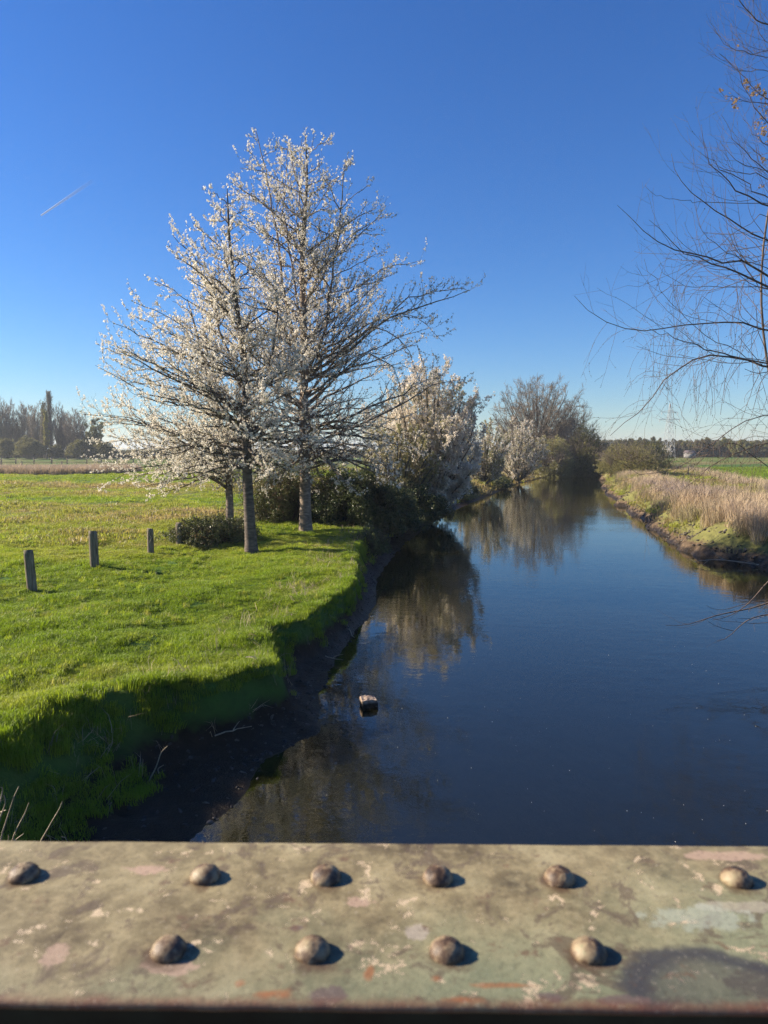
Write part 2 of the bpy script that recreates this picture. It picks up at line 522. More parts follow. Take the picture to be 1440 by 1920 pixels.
soil = b.ramp(n1, [(0.25, (0.055, 0.038, 0.024)), (0.6, (0.13, 0.092, 0.058)), (0.85, (0.22, 0.165, 0.11))])
rb = b.n('ShaderNodeAttribute', attribute_name='rightbank').outputs['Fac']
mud = b.mix(b.math('MULTIPLY', rb, b.ramp(zz, [(0.10, 0.0), (0.28, 1.0)])), mud, soil)
c = b.mix(mk, mud, g)
# algae and pale sand in the shallow bed
bedc = b.ramp(b.noise(pos, 1.7, 6, 0.7), [(0.3, (0.022, 0.018, 0.010)), (0.55, (0.060, 0.045, 0.024)), (0.8, (0.11, 0.085, 0.05))])
c = b.mix(b.ramp(sx.outputs['Z'], [(0.0, 0.0), (0.01, 1.0)]), bedc, c)
wet = b.ramp(sx.outputs['Z'], [(0.05, 0.35), (0.35, 0.9)])
p = b.principled(c, wet, 0.12, b.bump(b.noise(pos, 9.0, 6, 0.7), 0.9, 0.06)); b.l(p.outputs[0], out.inputs[0])
M_ground = m
dat = dryness(GV[:, 0], GV[:, 1])
ground = link_mesh('ground', GV, GQ, M_ground, smooth=True, attrs={'dry': ('POINT', 'FLOAT', 'value', dat.astype(np.float32)), 'rightbank': ('POINT', 'FLOAT', 'value', (GV[:, 0] > (left_line(GV[:, 1]) + right_line(GV[:, 1])) / 2).astype(np.float32))})
tag(ground, 'grassy river plain with the banks and muddy bed of the stream', kind='structure')

# ------------------------------------------------------------------ water
m, nt, out = new_mat('river_water'); b = NB(nt)
pos = b.n('ShaderNodeNewGeometry').outputs['Position']
w1 = b.noise(b.mapping(pos, (0.6, 1.0, 1), rot=(0, 0, 0.3)), 3.4, 4, 0.55, 0.4)
w2 = b.noise(b.mapping(pos, (1.0, 0.7, 1), rot=(0, 0, -0.3)), 9.0, 3, 0.55)
w3 = b.noise(pos, 0.25, 3, 0.5)
calm = b.ramp(w3, [(0.40, 0.25), (0.62, 1.0)])
h = b.math('ADD', w1, b.math('MULTIPLY', w2, 0.16))
h = b.math('MULTIPLY', h, calm)
nrm = b.bump(h, 0.42, 0.014)
fr = b.n('ShaderNodeFresnel'); fr.inputs['IOR'].default_value = 1.70; b.l(nrm, fr.inputs['Normal'])
gl = b.n('ShaderNodeBsdfGlossy'); gl.inputs['Roughness'].default_value = 0.015; gl.inputs['Color'].default_value = (1, 1, 0.93, 1); b.l(nrm, gl.inputs['Normal'])
tr = b.n('ShaderNodeBsdfTransparent'); tr.inputs['Color'].default_value = (0.50, 0.45, 0.34, 1)
df = b.n('ShaderNodeBsdfDiffuse'); df.inputs['Color'].default_value = (0.014, 0.014, 0.005, 1)
mu = b.n('ShaderNodeMixShader'); mu.inputs[0].default_value = 0.55
b.l(tr.outputs[0], mu.inputs[1]); b.l(df.outputs[0], mu.inputs[2])
mx = b.n('ShaderNodeMixShader'); b.l(fr.outputs[0], mx.inputs[0]); b.l(mu.outputs[0], mx.inputs[1]); b.l(gl.outputs[0], mx.inputs[2])
b.l(mx.outputs[0], out.inputs[0])
M_water = m
ys = np.concatenate([np.arange(-60, 200, 4.0), np.array([230, 300, 400])])
wl = np.stack([left_line(ys) - 1.2, ys, ys * 0], 1); wr_ = np.stack([right_line(ys) + 1.2, ys, ys * 0], 1)
WV = np.vstack([wl, wr_]); n = len(ys)
WQ = np.stack([np.arange(n - 1), np.arange(n - 1) + n, np.arange(1, n) + n, np.arange(1, n)], 1)
tag(link_mesh('river_water', WV, WQ, M_water), 'calm narrow river reflecting blue sky and trees', kind='structure')

# ------------------------------------------------------------------ bridge girder under the camera
RH = 0.42
PZ = CAMZ - RH
BY0, BY1 = RH * 1.200, RH * 1.732
BYAW = math.radians(-0.75)
m, nt, out = new_mat('weathered_green_paint_on_steel'); b = NB(nt)
tc = b.n('ShaderNodeTexCoord').outputs['Object']
nA = b.noise(tc, 14, 8, 0.62); nB = b.noise(tc, 55, 6, 0.65); nC = b.noise(b.mapping(tc, loc=(3.1, 1.7, 0.4)), 7.5, 5, 0.6)
nD = b.noise(b.mapping(tc, loc=(7.7, 2.2, 0.9)), 34, 9, 0.74, 0.3); nE = b.noise(b.mapping(tc, loc=(1.2, 9.2, 0.9)), 30, 6, 0.7)
c = b.ramp(nA, [(0.30, (0.062, 0.045, 0.022)), (0.42, (0.135, 0.108, 0.055)), (0.55, (0.215, 0.180, 0.095)), (0.68, (0.33, 0.285, 0.165))])
c = b.mix(b.ramp(nB, [(0.45, 0.0), (0.72, 0.7)]), c, (0.36, 0.30, 0.165))
sx = b.n('ShaderNodeSeparateXYZ'); b.l(tc, sx.inputs[0])
# green paint survives towards the near right part of the flange
gm = b.math('ADD', b.math('MULTIPLY', sx.outputs['X'], 0.9), b.math('MULTIPLY', sx.outputs['Y'], -3.5))
gm = b.math('ADD', gm, b.math('MULTIPLY', nC, 1.1))
c = b.mix(b.ramp(gm, [(0.50, 0.0), (1.0, 0.55)]), c, (0.22, 0.265, 0.16))
pale = b.ramp(nD, [(0.595, 0.0), (0.618, 0.9)])
c = b.mix(pale, c, (0.52, 0.41, 0.27))
nF = b.noise(b.mapping(tc, (1, 1, 1), (4.4, 3.3, 1)), 19, 7, 0.72, 0.8)
c = b.mix(b.ramp(nF, [(0.54, 0.0), (0.60, 0.7)]), c, (0.095, 0.068, 0.046))


def blob(cx, cy, rx, ry, edge=0.22, amt=1.0, wob=0.9):
    """patch of its own shape at one place of the plate, ragged edge"""
    v = b.mapping(tc, (1 / rx, 1 / ry, 0), (-cx / rx, -cy / ry, 0))
    ln = b.n('ShaderNodeVectorMath', operation='LENGTH'); b.l(v, ln.inputs[0])
    d = b.math('ADD', ln.outputs['Value'], b.math('MULTIPLY', b.math('SUBTRACT', nD, 0.5), wob * 3.4))
    d = b.math('ADD', d, b.math('MULTIPLY', b.math('SUBTRACT', nA, 0.5), wob * 2.6))
    return b.ramp(d, [(max(0.0, 0.92 - edge), amt), (0.95, 0.0)])


def bp(px, py):
    q = G(px, py, PZ); cy_ = (BY0 + BY1) / 2
    x, y = q[0], q[1] - cy_
    ca, sa = math.cos(-BYAW), math.sin(-BYAW)
    return x * ca - y * sa, x * sa + y * ca


for (px, py, rx, ry, colr, am) in [(278, 1632, .034, .012, (0.39, 0.275, 0.20), .9), (100, 1795, .012, .014, (0.39, 0.275, 0.20), .75),
                                   (325, 1815, .022, .010, (0.39, 0.275, 0.20), .85), (680, 1690, .016, .009, (0.39, 0.275, 0.20), .8),
                                   (1360, 1605, .045, .010, (0.39, 0.275, 0.20), .8), (1385, 1700, .045, .008, (0.33, 0.30, 0.225), .7),
                                   (785, 1745, .010, .014, (0.38, 0.33, 0.27), .7), (1300, 1720, .05, .02, (0.36, 0.40, 0.32), .5)]:
    x_, y_ = bp(px, py)
    c = b.mix(blob(x_, y_, rx, ry, amt=am), c, colr)
# soot stain with a darker rim, lower right
x_, y_ = bp(1385, 1880)
v = b.mapping(tc, (1 / .088, 1 / .064, 0), (-x_ / .088, -y_ / .064, 0))
ln = b.n('ShaderNodeVectorMath', operation='LENGTH'); b.l(v, ln.inputs[0])
dd = b.math('ADD', ln.outputs['Value'], b.math('ADD', b.math('MULTIPLY', b.math('SUBTRACT', nC, 0.5), 0.8), b.math('MULTIPLY', b.math('SUBTRACT', nA, 0.5), 0.55)))
c = b.mix(b.ramp(dd, [(0.0, 0.45), (0.35, 0.55), (0.60, 0.62), (0.76, 0.95), (0.88, 0.85), (1.02, 0.0)]), c, (0.045, 0.046, 0.050))
for (px, py, rx, ry, am) in [(505, 1865, .017, .006, .9), (450, 1845, .006, .006, .7), (820, 1835, .008, .006, .7), (695, 1822, .005, .013, .8), (870, 1875, .016, .005, .9), (960, 1848, .04, .003, .7)]:
    x_, y_ = bp(px, py)
    c = b.mix(blob(x_, y_, rx, ry, 0.6, am), c, (0.30, 0.12, 0.045))
for (px, py, rx, ry) in [(612, 1868, .013, .008), (1025, 1868, .018, .007), (1160, 1876, .02, .005), (555, 1740, .006, .004)]:
    x_, y_ = bp(px, py)
    c = b.mix(blob(x_, y_, rx, ry, 0.3, .85), c, (0.13, 0.095, 0.085))
for q_ in [(45, 1650), (385, 1650), (611, 1650), (821, 1652), (1049, 1653), (1381, 1655), (316, 1792), (586, 1793), (838, 1794), (1104, 1796)]:
    x_, y_ = bp(*q_)
    c = b.mix(blob(x_, y_, .023, .022, 0.45, .9, .45), c, (0.085, 0.052, 0.030))
edge = b.ramp(b.math('ADD', b.math('MULTIPLY', sx.outputs['Y'], -1.0), b.math('MULTIPLY', nE, 0.02)), [(0.112, 0.0), (0.124, 1.0)])
c = b.mix(edge, c, (0.15, 0.06, 0.035))
c = b.mix(b.ramp(nE, [(0.60, 0.0), (0.68, 0.75)]), c, (0.13, 0.075, 0.045))
fine = b.noise(tc, 170, 5, 0.75)
c = b.mix(b.ramp(fine, [(0.30, 0.55), (0.48, 0.0)]), c, (0.06, 0.045, 0.03))
c = b.mix(b.ramp(fine, [(0.58, 0.0), (0.72, 0.5)]), c, (0.42, 0.37, 0.28))
bh = b.math('ADD', b.math('MULTIPLY', pale, -0.9), b.math('ADD', b.math('MULTIPLY', nB, .5), b.math('MULTIPLY', fine, 0.5)))
p = b.principled(c, 0.62, 0.4, b.bump(bh, 0.35, 0.0025)); b.l(p.outputs[0], out.inputs[0])
M_steel = m
m, nt, out = new_mat('rivet_paint'); b = NB(nt)
tc = b.n('ShaderNodeTexCoord').outputs['Object']
oi = b.n('ShaderNodeObjectInfo')
vv = b.n('ShaderNodeVectorMath', operation='ADD'); b.l(tc, vv.inputs[0]); b.l(oi.outputs['Location'], vv.inputs[1])
nA = b.noise(vv.outputs[0], 60, 6, 0.65)
c = b.ramp(nA, [(0.36, (0.030, 0.018, 0.011)), (0.47, (0.095, 0.058, 0.034)), (0.54, (0.20, 0.145, 0.085)), (0.66, (0.27, 0.22, 0.13)), (0.74, (0.15, 0.17, 0.09))])
p = b.principled(c, 0.55, 0.4, b.bump(nA, 0.6, 0.003)); b.l(p.outputs[0], out.inputs[0])
M_rivet = m
m, nt, out = new_mat('shaded_girder_paint'); b = NB(nt)
tc = b.n('ShaderNodeTexCoord').outputs['Object']
c = b.ramp(b.noise(tc, 9, 7, 0.65), [(0.3, (0.012, 0.008, 0.006)), (0.55, (0.022, 0.026, 0.020)), (0.75, (0.040, 0.048, 0.036))])  # near-black colour carries the shade on the girder below the top plate
p = b.principled(c, 0.6, 0.4); b.l(p.outputs[0], out.inputs[0]); M_web = m

cyc = (BY0 + BY1) / 2
gir = empty('bridge_girder', (0, cyc, PZ - 1.2), BYAW)
tag(gir, 'weathered riveted steel bridge girder with flaking green and beige paint in front', 'girder')
TOPZ = 1.2


def ridge_plate(x0, x1, y0, y1, z0, z1):
    """plate with softened, slightly wavy long edges"""
    xs = np.linspace(x0, x1, 500)
    prof = [(y0, z0), (y0 - .0005, z0 + .002), (y0, z1 - .0025), (y0 + .0025, z1), (y1 - .0025, z1), (y1, z1 - .0025), (y1, z0)]
    V = []
    for k, (yy, z_) in enumerate(prof):
        w = vnoise(xs, xs * 0 + k * .01, 0.03, 31) * 0.0016 + vnoise(xs, xs * 0, 0.008, 32) * 0.0008
        yy_ = yy + (w if k in (0, 1, 2, 3) else (w * 0.8 if k > 3 else 0))
        V.append(np.stack([xs, yy_ * np.ones_like(xs), np.full_like(xs, z_)], 1))
    V = np.concatenate(V); n_ = len(xs); Q = []
    for k in range(len(prof)):
        a = k * n_ + np.arange(n_ - 1); c_ = ((k + 1) % len(prof)) * n_ + np.arange(n_ - 1)
        Q.append(np.stack([a, a + 1, c_ + 1, c_], 1))
    Q = np.concatenate(Q)[:, ::-1]
    return V, Q


half = (BY1 - BY0) / 2
link_mesh('top_plate', *ridge_plate(-7, 7, -half, half, TOPZ - 0.0065, TOPZ), M_steel, gir)
link_mesh('web_plate', *boxes([(0, 0, TOPZ - 0.613, 14, 0.012, 1.2)]), M_web, gir)
for sy in (-1, 1):
    link_mesh('flange_angle', *boxes([(0, sy * (0.0065 + 0.0055), TOPZ - 0.069, 14, 0.010, 0.118)]), M_web, gir)
link_mesh('bottom_plate', *boxes([(0, 0, TOPZ - 1.235, 14, 0.22, 0.014)]), M_web, gir)
for x in (-3.2, -1.6, 1.6, 3.2): link_mesh('stiffener', *boxes([(x, -0.055, TOPZ - 0.62, 0.012, 0.07, 0.95)]), M_web, gir)


def rivet_mesh(seed):
    r_ = np.random.default_rng(seed)
    V = []; n_ = 20; lev = [(1.0, 0.0), (1.0, 0.12), (0.95, 0.36), (0.80, 0.64), (0.58, 0.84), (0.30, 0.97)]
    for (rr_, hh) in lev:
        for k in range(n_):
            a = k / n_ * 2 * math.pi
            j = 1 + r_.normal() * 0.02
            V.append((0.0148 * rr_ * math.cos(a) * j, 0.0148 * rr_ * math.sin(a) * j, 0.0115 * hh + r_.normal() * 0.0003))
    V.append((0, 0, 0.0115))
    Q = []
    for i in range(len(lev) - 1):
        for k in range(n_):
            Q.append((i * n_ + k, i * n_ + (k + 1) % n_, (i + 1) * n_ + (k + 1) % n_, (i + 1) * n_ + k))
    T = []
    for q in Q: T += [(q[0], q[1], q[2]), (q[0], q[2], q[3])]
    base = (len(lev) - 1) * n_
    for k in range(n_): T.append((base + k, base + (k + 1) % n_, len(V) - 1))
    return np.array(V), np.array(T)


riv = [link_mesh('rivet', *rivet_mesh(k), M_rivet, gir, smooth=True) for k in range(4)]
used = 0
r1 = [45, 385, 611, 821, 1049, 1381]; r2 = [316, 586, 838, 1104]
spots = [bp(px, 1640 + 9 * px / 1440.0 + 2) for px in r1] + [bp(px, 1783 + 6 * px / 1440.0) for px in r2]
s1 = spots[1][1]; s2 = spots[7][1]; stp = spots[3][0] - spots[2][0]
x = spots[0][0] - stp
while x > -2.6: spots.append((x, s1)); x -= stp
x = spots[5][0] + stp
while x < 2.6: spots.append((x, s1)); x += stp
x = spots[6][0] - stp * 2.05
while x > -2.6: spots.append((x, s2)); x -= stp
x = spots[9][0] + stp * 1.9
while x < 2.6: spots.append((x, s2)); x += stp
for k, (x_, y_) in enumerate(spots):
    if k < 4: o = riv[k]
    else:
        o = riv[(k * 3 + 1) % 4].copy(); COL.objects.link(o); o.parent = gir
    o.location = (x_, y_, TOPZ - 0.0003); o.rotation_euler = (0, 0, k * 1.7)
deckm, nt, out = new_mat('deck_boards'); b = NB(nt)
tc = b.n('ShaderNodeTexCoord').outputs['Object']
c = b.ramp(b.noise(b.mapping(tc, (6, 1, 1)), 5, 6), [(0.3, (0.10, 0.08, 0.06)), (0.7, (0.22, 0.19, 0.15))])
b.l(b.principled(c, 0.85, 0.2).outputs[0], out.inputs[0])
dk = link_mesh('bridge_deck', *boxes([(-7 + 0.2 * k + 0.1, -0.9, CAMZ - 1.62, 0.19, 2.4, 0.06) for k in range(70)]), deckm)
tag(dk, 'plank walkway of the bridge behind the girder', kind='structure')

# ------------------------------------------------------------------ prototypes for scatter
def rot_rand(n_, rr=None):
    r_ = rr or rng
    q = r_.normal(size=(n_, 4)); q /= np.linalg.norm(q, axis=1, keepdims=True)
    w, x, y, z = q.T
    return np.stack([np.stack([1 - 2 * (y * y + z * z), 2 * (x * y - z * w), 2 * (x * z + y * w)], -1),
                     np.stack([2 * (x * y + z * w), 1 - 2 * (x * x + z * z), 2 * (y * z - x * w)], -1),
                     np.stack([2 * (x * z - y * w), 2 * (y * z + x * w), 1 - 2 * (x * x + y * y)], -1)], 1)


def cluster(n_, spread, size, seed, aspect=0.8, cup=0.25):
    """n_ small rhombic leaves or petals in a ball"""
    r_ = np.random.default_rng(seed)
    Rm = rot_rand(n_, r_)
    loc = r_.normal(size=(n_, 3)); loc = loc / np.linalg.norm(loc, axis=1, keepdims=True) * (r_.random((n_, 1)) ** 0.5) * spread
    base = np.array([[-.5, 0, 0], [0, -.5 * aspect, cup * .5], [.5, 0, 0], [0, .5 * aspect, cup * .5]])
    s = size * r_.uniform(0.7, 1.2, (n_, 1, 1))
    V = (np.einsum('nij,kj->nki', Rm, base) * s + loc[:, None, :]).reshape(-1, 3)
    i0 = np.arange(n_)[:, None] * 4
    T = np.concatenate([i0 + np.array([[0, 1, 2]]), i0 + np.array([[0, 2, 3]])])
    return V, T, np.ones(len(V))


def grass_clump(nb, rad_, h, wd, lean, seed):
    r_ = np.random.default_rng(seed)
    a = r_.uniform(0, 2 * math.pi, nb); rr_ = rad_ * np.sqrt(r_.random(nb))
    bx_ = rr_ * np.cos(a); by_ = rr_ * np.sin(a)
    az = r_.uniform(0, 2 * math.pi, nb); hh = h * r_.uniform(0.45, 1.15, nb); ln = lean * r_.uniform(0.2, 1.3, nb) * hh
    w = wd * r_.uniform(0.7, 1.3, nb)
    sx_ = -np.sin(az) * w / 2; sy_ = np.cos(az) * w / 2
    V = np.empty((nb, 5, 3)); C_ = np.empty((nb, 5))
    V[:, 0] = np.stack([bx_ - sx_, by_ - sy_, -0.02 + 0 * hh], 1); V[:, 1] = np.stack([bx_ + sx_, by_ + sy_, -0.02 + 0 * hh], 1)
    mx_ = bx_ + np.cos(az) * ln * .35; my_ = by_ + np.sin(az) * ln * .35
    V[:, 2] = np.stack([mx_ + sx_ * .8, my_ + sy_ * .8, hh * .62], 1); V[:, 3] = np.stack([mx_ - sx_ * .8, my_ - sy_ * .8, hh * .62], 1)
    V[:, 4] = np.stack([bx_ + np.cos(az) * ln, by_ + np.sin(az) * ln, hh * (1 - .25 * lean)], 1)
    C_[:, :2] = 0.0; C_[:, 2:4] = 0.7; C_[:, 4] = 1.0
    i0 = np.arange(nb)[:, None] * 5
    T = np.concatenate([i0 + np.array([[0, 1, 2]]), i0 + np.array([[0, 2, 3]]), i0 + np.array([[3, 2, 4]])])
    return V.reshape(-1, 3), T, C_.ravel()


def scatter_rot(n_, tilt=0.12):
    return np.stack([rng.normal(size=n_) * tilt, rng.normal(size=n_) * tilt, rng.uniform(0, 6.283, n_)], 1)


# ------------------------------------------------------------------ grass
def polar_pts(n_, r0, r1, a0, a1, power=1.0):
    r_ = np.sqrt(rng.uniform(0, 1, n_) ** power * (r1 ** 2 - r0 ** 2) + r0 ** 2)
    a = np.radians(rng.uniform(a0, a1, n_))
    return r_ * np.sin(a), r_ * np.cos(a)


gp = [grass_clump(56, 0.12, 0.075, 0.0060, 0.85, 50 + k) for k in range(5)]
# near lawn and bank brow
x, y = polar_pts(95000, 6.0, 36, -36, 4)
k = rng.random(len(x)) < sstep(36, 25, np.hypot(x, y)) + .02
x, y = x[k], y[k]; z = hgt(x, y)
Ld = left_line(y) - x
off = np.interp(y, CY, CO)
k = (Ld > 0.15) & (z > np.where(y < 12, 0.17, 0.33) + rng.normal(size=len(x)) * 0.07)
x, y, z, Ld, off = x[k], y[k], z[k], Ld[k], off[k]
hole = vnoise(x, y, .75, 171) + .5 * vnoise(x, y, .25, 172)
kh = (hole > -.30) | (rng.random(len(x)) < .25)
x, y, z, Ld, off = x[kh], y[kh], z[kh], Ld[kh], off[kh]
tuft = sstep(-0.02, 0.25, vnoise(x, y, 1.3, 41) + 0.4 * vnoise(x, y, 0.4, 42))
edgeb = sstep(off + 0.9, off - 0.1, Ld)                     # longer on the brow
shore = vnoise(x, y, 2.6, 44)
kk = ~((z < .80) & (edgeb > .3) & (vnoise(x * 1.0, y, .55, 161) + .6 * vnoise(x, y, .2, 162) < .05 - .25 * (z - .35)))
x, y, z, Ld, off, tuft, edgeb, shore = (q_[kk] for q_ in (x, y, z, Ld, off, tuft, edgeb, shore))
s = 0.50 + 0.95 * tuft + (0.75 + 1.2 * vnoise(x, y, .35, 163)) * edgeb + 0.9 * sstep(0.05, 0.3, shore) * sstep(12, 16, y) + rng.uniform(-.15, .15, len(x))
tint = np.clip(dryness(x, y) * 0.95 - 0.05 + rng.normal(size=len(x)) * 0.07 + 0.10 * sstep(0.1, -0.3, vnoise(x, y, 0.8, 46)), 0, 1)
tint = np.where(y < 24, np.minimum(tint, 0.55), tint)
tint = np.clip(np.where(edgeb > 0.5, tint * 0.6, tint) + .55 * np.clip(vnoise(x, y, 1.0, 173) - .12, 0, 1) - .5 * np.clip(vnoise(x, y, .6, 174) - .1, 0, 1), 0, .8)
s3 = np.stack([0.85 + 0.15 * s, 0.85 + 0.15 * s, s], 1)
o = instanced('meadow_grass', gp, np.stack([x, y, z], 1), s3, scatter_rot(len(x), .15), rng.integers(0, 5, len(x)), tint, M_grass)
tag(o, 'short green grass on the near left bank', 'grass', kind='stuff')
# taller tufts, some straw coloured, standing out of the lawn
tp4 = [grass_clump(34, 0.085, 0.17, 0.007, 0.8, 350 + k) for k in range(4)]
x, y = polar_pts(15000, 6.0, 38, -36, 4)
z = hgt(x, y); Ld = left_line(y) - x
nz = vnoise(x, y, 1.9, 141) + .7 * vnoise(x, y, .6, 142)
k = (Ld > .2) & (z > .4) & (rng.random(len(x)) < .06 + .9 * sstep(.12, .45, nz) + .25 * sstep(12, 22, y))
x, y, z, nz = x[k], y[k], z[k], nz[k]
o = instanced('lawn_tufts', tp4, np.stack([x, y, z], 1), rng.uniform(.5, 1.15, len(x)), scatter_rot(len(x), .2), rng.integers(0, 4, len(x)), np.clip(rng.normal(size=len(x)) * .16 + .22 + .3 * vnoise(x, y, 2.6, 143), 0, .95), M_grass)
tag(o, 'taller tufts of grass standing out of the near meadow', 'grass', kind='stuff')
# mid meadow
gm_ = [grass_clump(30, 0.32, 0.16, 0.022, 0.7, 60 + k) for k in range(4)]
x, y = polar_pts(52000, 23, 120, -36, 12, 1.35)
k = rng.random(len(x)) < sstep(23, 34, np.hypot(x, y))
x, y = x[k], y[k]; z = hgt(x, y)
k = (left_line(y) - x > 0.8)
x, y, z = x[k], y[k], z[k]
dr = dryness(x, y)
tint = np.clip(dr + rng.normal(size=len(x)) * 0.14 + .35 * vnoise(x, y, 1.6, 151), 0, 1)
s = 0.7 + 0.9 * sstep(0.35, 0.8, dr) + rng.uniform(-.2, .3, len(x)); s *= (0.62 + (np.hypot(x, y) - 24) / 110) * (1 + 1.1 * np.clip(vnoise(x, y, 2.2, 152) + .4 * vnoise(x, y, .8, 153), -.4, .6))
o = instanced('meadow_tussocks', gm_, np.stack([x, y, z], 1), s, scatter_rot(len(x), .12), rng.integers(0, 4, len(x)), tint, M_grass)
tag(o, 'uneven green and straw coloured meadow grass left of the river', 'grass', kind='stuff')
# right bank and right field green
x, y = polar_pts(38000, 11, 140, 8, 66, 1.35)
z = hgt(x, y)
dR = x - right_line(y)
k = (dR > 0.1) & (z > 0.30) & ((dR > 1.6) | (vnoise(x, y, 1.3, 181) > -.05))
x, y, z, dR = x[k], y[k], z[k], dR[k]
tint = np.clip(0.72 + vnoise(x, y, 1.8, 71) * 1.2 + rng.normal(size=len(x)) * 0.1, 0, 1) * np.where(dR > 14, 0.05, 1)
s = (0.8 + rng.uniform(-.2, .4, len(x))) * np.where(dR > 14, 0.7, np.where(dR < 1.5, .9, 1.25)) * (1 + np.hypot(x, y) / 160)
o = instanced('bank_grass', gm_, np.stack([x, y, z], 1), s, scatter_rot(len(x), .2), rng.integers(0, 4, len(x)), tint, M_grass)
tag(o, 'green grass on the right bank and the field behind it', 'grass', kind='stuff')

# dry reeds on the right bank
rp = [grass_clump(34, 0.30, 0.95, 0.016, 0.45, 80 + k) for k in range(4)]
x, y = polar_pts(62000, 11, 125, 10, 66, 1.25)
z = hgt(x, y); dR = x - right_line(y)
nz = vnoise(x, y, 4.0, 73) + 0.5 * vnoise(x, y, 1.4, 74)
path = np.abs(dR - (7.0 + 0.02 * y)) < 3.0                       # the mown track behind the bank
band = (dR > 0.9) & (dR < 15)
dens = np.where(dR < 5, 0.95, 0.8) * np.where(path & (y > 38), 0.03, 1) * np.where(nz < -0.15, 0.15, 1)
dens = np.where(dR < 1.8, 0.70 + 0.9 * vnoise(x, y, 1.5, 78), dens)
dens = np.where((y < 44), dens, dens * np.where(dR > 11, 0.3, 1))
k = band & (rng.random(len(x)) < dens) & (z > 0.5)
x, y, z, dR, nz = x[k], y[k], z[k], dR[k], nz[k]
grey = sstep(36, 44, y) * sstep(62, 48, y) * sstep(0.5, 2, dR)
tint = np.clip(0.62 + nz * 0.45 + grey * 0.3 + rng.normal(size=len(x)) * 0.1 - 0.45 * sstep(2.0, 0.9, dR), 0, 1)
s = (0.78 + 0.40 * nz + 0.22 * (dR > 4) + 0.3 * vnoise(x, y, .8, 77) + rng.uniform(-.22, .22, len(x))) * (1 + y / 500) * np.where(y > 40, .72, 1)
s3 = np.stack([np.full(len(x), 1.0), np.full(len(x), 1.0), s], 1)
rt = scatter_rot(len(x), .17); rt[:, 1] += 0.15
o = instanced('dry_reeds', rp, np.stack([x, y, z], 1), s3, rt, rng.integers(0, 4, len(x)), tint, M_reed)
tag(o, 'tall straw coloured dry reeds lining the right bank', 'reeds', kind='stuff')

xs_ = rng.uniform(0, 1, 420); y = rng.uniform(6, 30, 420); x = left_line(y) - rng.uniform(.35, 2.2, 420)
st = [grass_clump(5, .12, .42, .007, .9, 380 + k) for k in range(4)]
zs = hgt(x, y); k = zs > .2
o = instanced('dead_stalks', st, np.stack([x, y, zs], 1)[k], rng.uniform(.4, 1.0, 420)[k], scatter_rot(420, .5)[k], rng.integers(0, 4, 420)[k], rng.uniform(.3, 1, 420)[k], M_reed)
tag(o, 'dead dry stalks hanging on the left bank slope', 'stalks', kind='stuff')

# reed band across the far left meadow
x, y = polar_pts(9000, 84, 112, -34, -19)
nz = vnoise(x, y, 9, 75)
k = (np.abs(y - 96 - nz * 14) < 5.5 + nz * 4) & (x < -36 + nz * 4)
x, y = x[k], y[k]
tint = np.clip(0.75 + rng.normal(size=len(x)) * 0.15, 0, 1)
o = instanced('dry_reed_band', rp, np.stack([x, y, hgt(x, y)], 1), np.stack([np.full(len(x), 2.0), np.full(len(x), 2.0), rng.uniform(.8, 1.5, len(x))], 1), scatter_rot(len(x), .15), rng.integers(0, 4, len(x)), tint, M_reed)
tag(o, 'low belt of brown dry reeds across the far left meadow', 'reeds', kind='stuff')

# ------------------------------------------------------------------ mud toe: stones, twigs
m, nt, out = new_mat('bank_stone'); b = NB(nt)
oi = b.n('ShaderNodeObjectInfo')
c = b.ramp(oi.outputs['Random'], [(0.0, (0.014, 0.012, 0.010)), (0.75, (0.045, 0.038, 0.03)), (1.0, (0.13, 0.11, 0.085))])
b.l(b.principled(c, 0.6, 0.35).outputs[0], out.inputs[0]); M_stone = m


def stone_proto(seed, flat=0.38):
    r_ = np.random.default_rng(seed)
    V = []; T = []
    n_ = 6; lv = [(-.35, .55), (0.0, 1.0), (0.42, .62)]
    for (z_, q) in lv:
        for k in range(n_):
            a = k / n_ * 6.283; j = r_.uniform(.55, 1.25)
            V.append((q * math.cos(a) * j * .5, q * math.sin(a) * j * .5 * .8, z_ * flat * r_.uniform(.8, 1.2)))
    V.append((0, 0, .5 * flat))
    for i in range(2):
        for k in range(n_):
            a, b_, c_, d_ = i * n_ + k, i * n_ + (k + 1) % n_, (i + 1) * n_ + (k + 1) % n_, (i + 1) * n_ + k
            T += [(a, b_, c_), (a, c_, d_)]
    for k in range(n_): T.append((2 * n_ + k, 2 * n_ + (k + 1) % n_, 3 * n_))
    return np.array(V) * r_.uniform(.7, 1.3, 3), np.array(T)


yy = rng.uniform(6.5, 30, 4200); yy = np.concatenate([yy, rng.uniform(9, 18, 2200)])
xx = left_line(yy) + rng.normal(size=len(yy)) * 0.55 - 0.35
zz_ = hgt(xx, yy)
k = (zz_ < 0.42) & (zz_ > -0.12)
xx, yy, zz_ = xx[k], yy[k], zz_[k]
o = instanced('bank_stones', [stone_proto(90 + k) for k in range(4)], np.stack([xx, yy, zz_ - .006], 1),
              0.012 + 0.085 * rng.random(len(xx)) ** 4, scatter_rot(len(xx), .5), rng.integers(0, 4, len(xx)), rng.random(len(xx)), M_stone)
tag(o, 'small dark stones and clods on the muddy foot of the left bank', 'stones', kind='stuff')
xx2 = rng.uniform(0, 1, 1200); yy2 = rng.uniform(20, 60, 1200); xx2 = right_line(yy2) + rng.normal(size=1200) * .4 + .3
zz2 = hgt(xx2, yy2); k = zz2 > -0.05
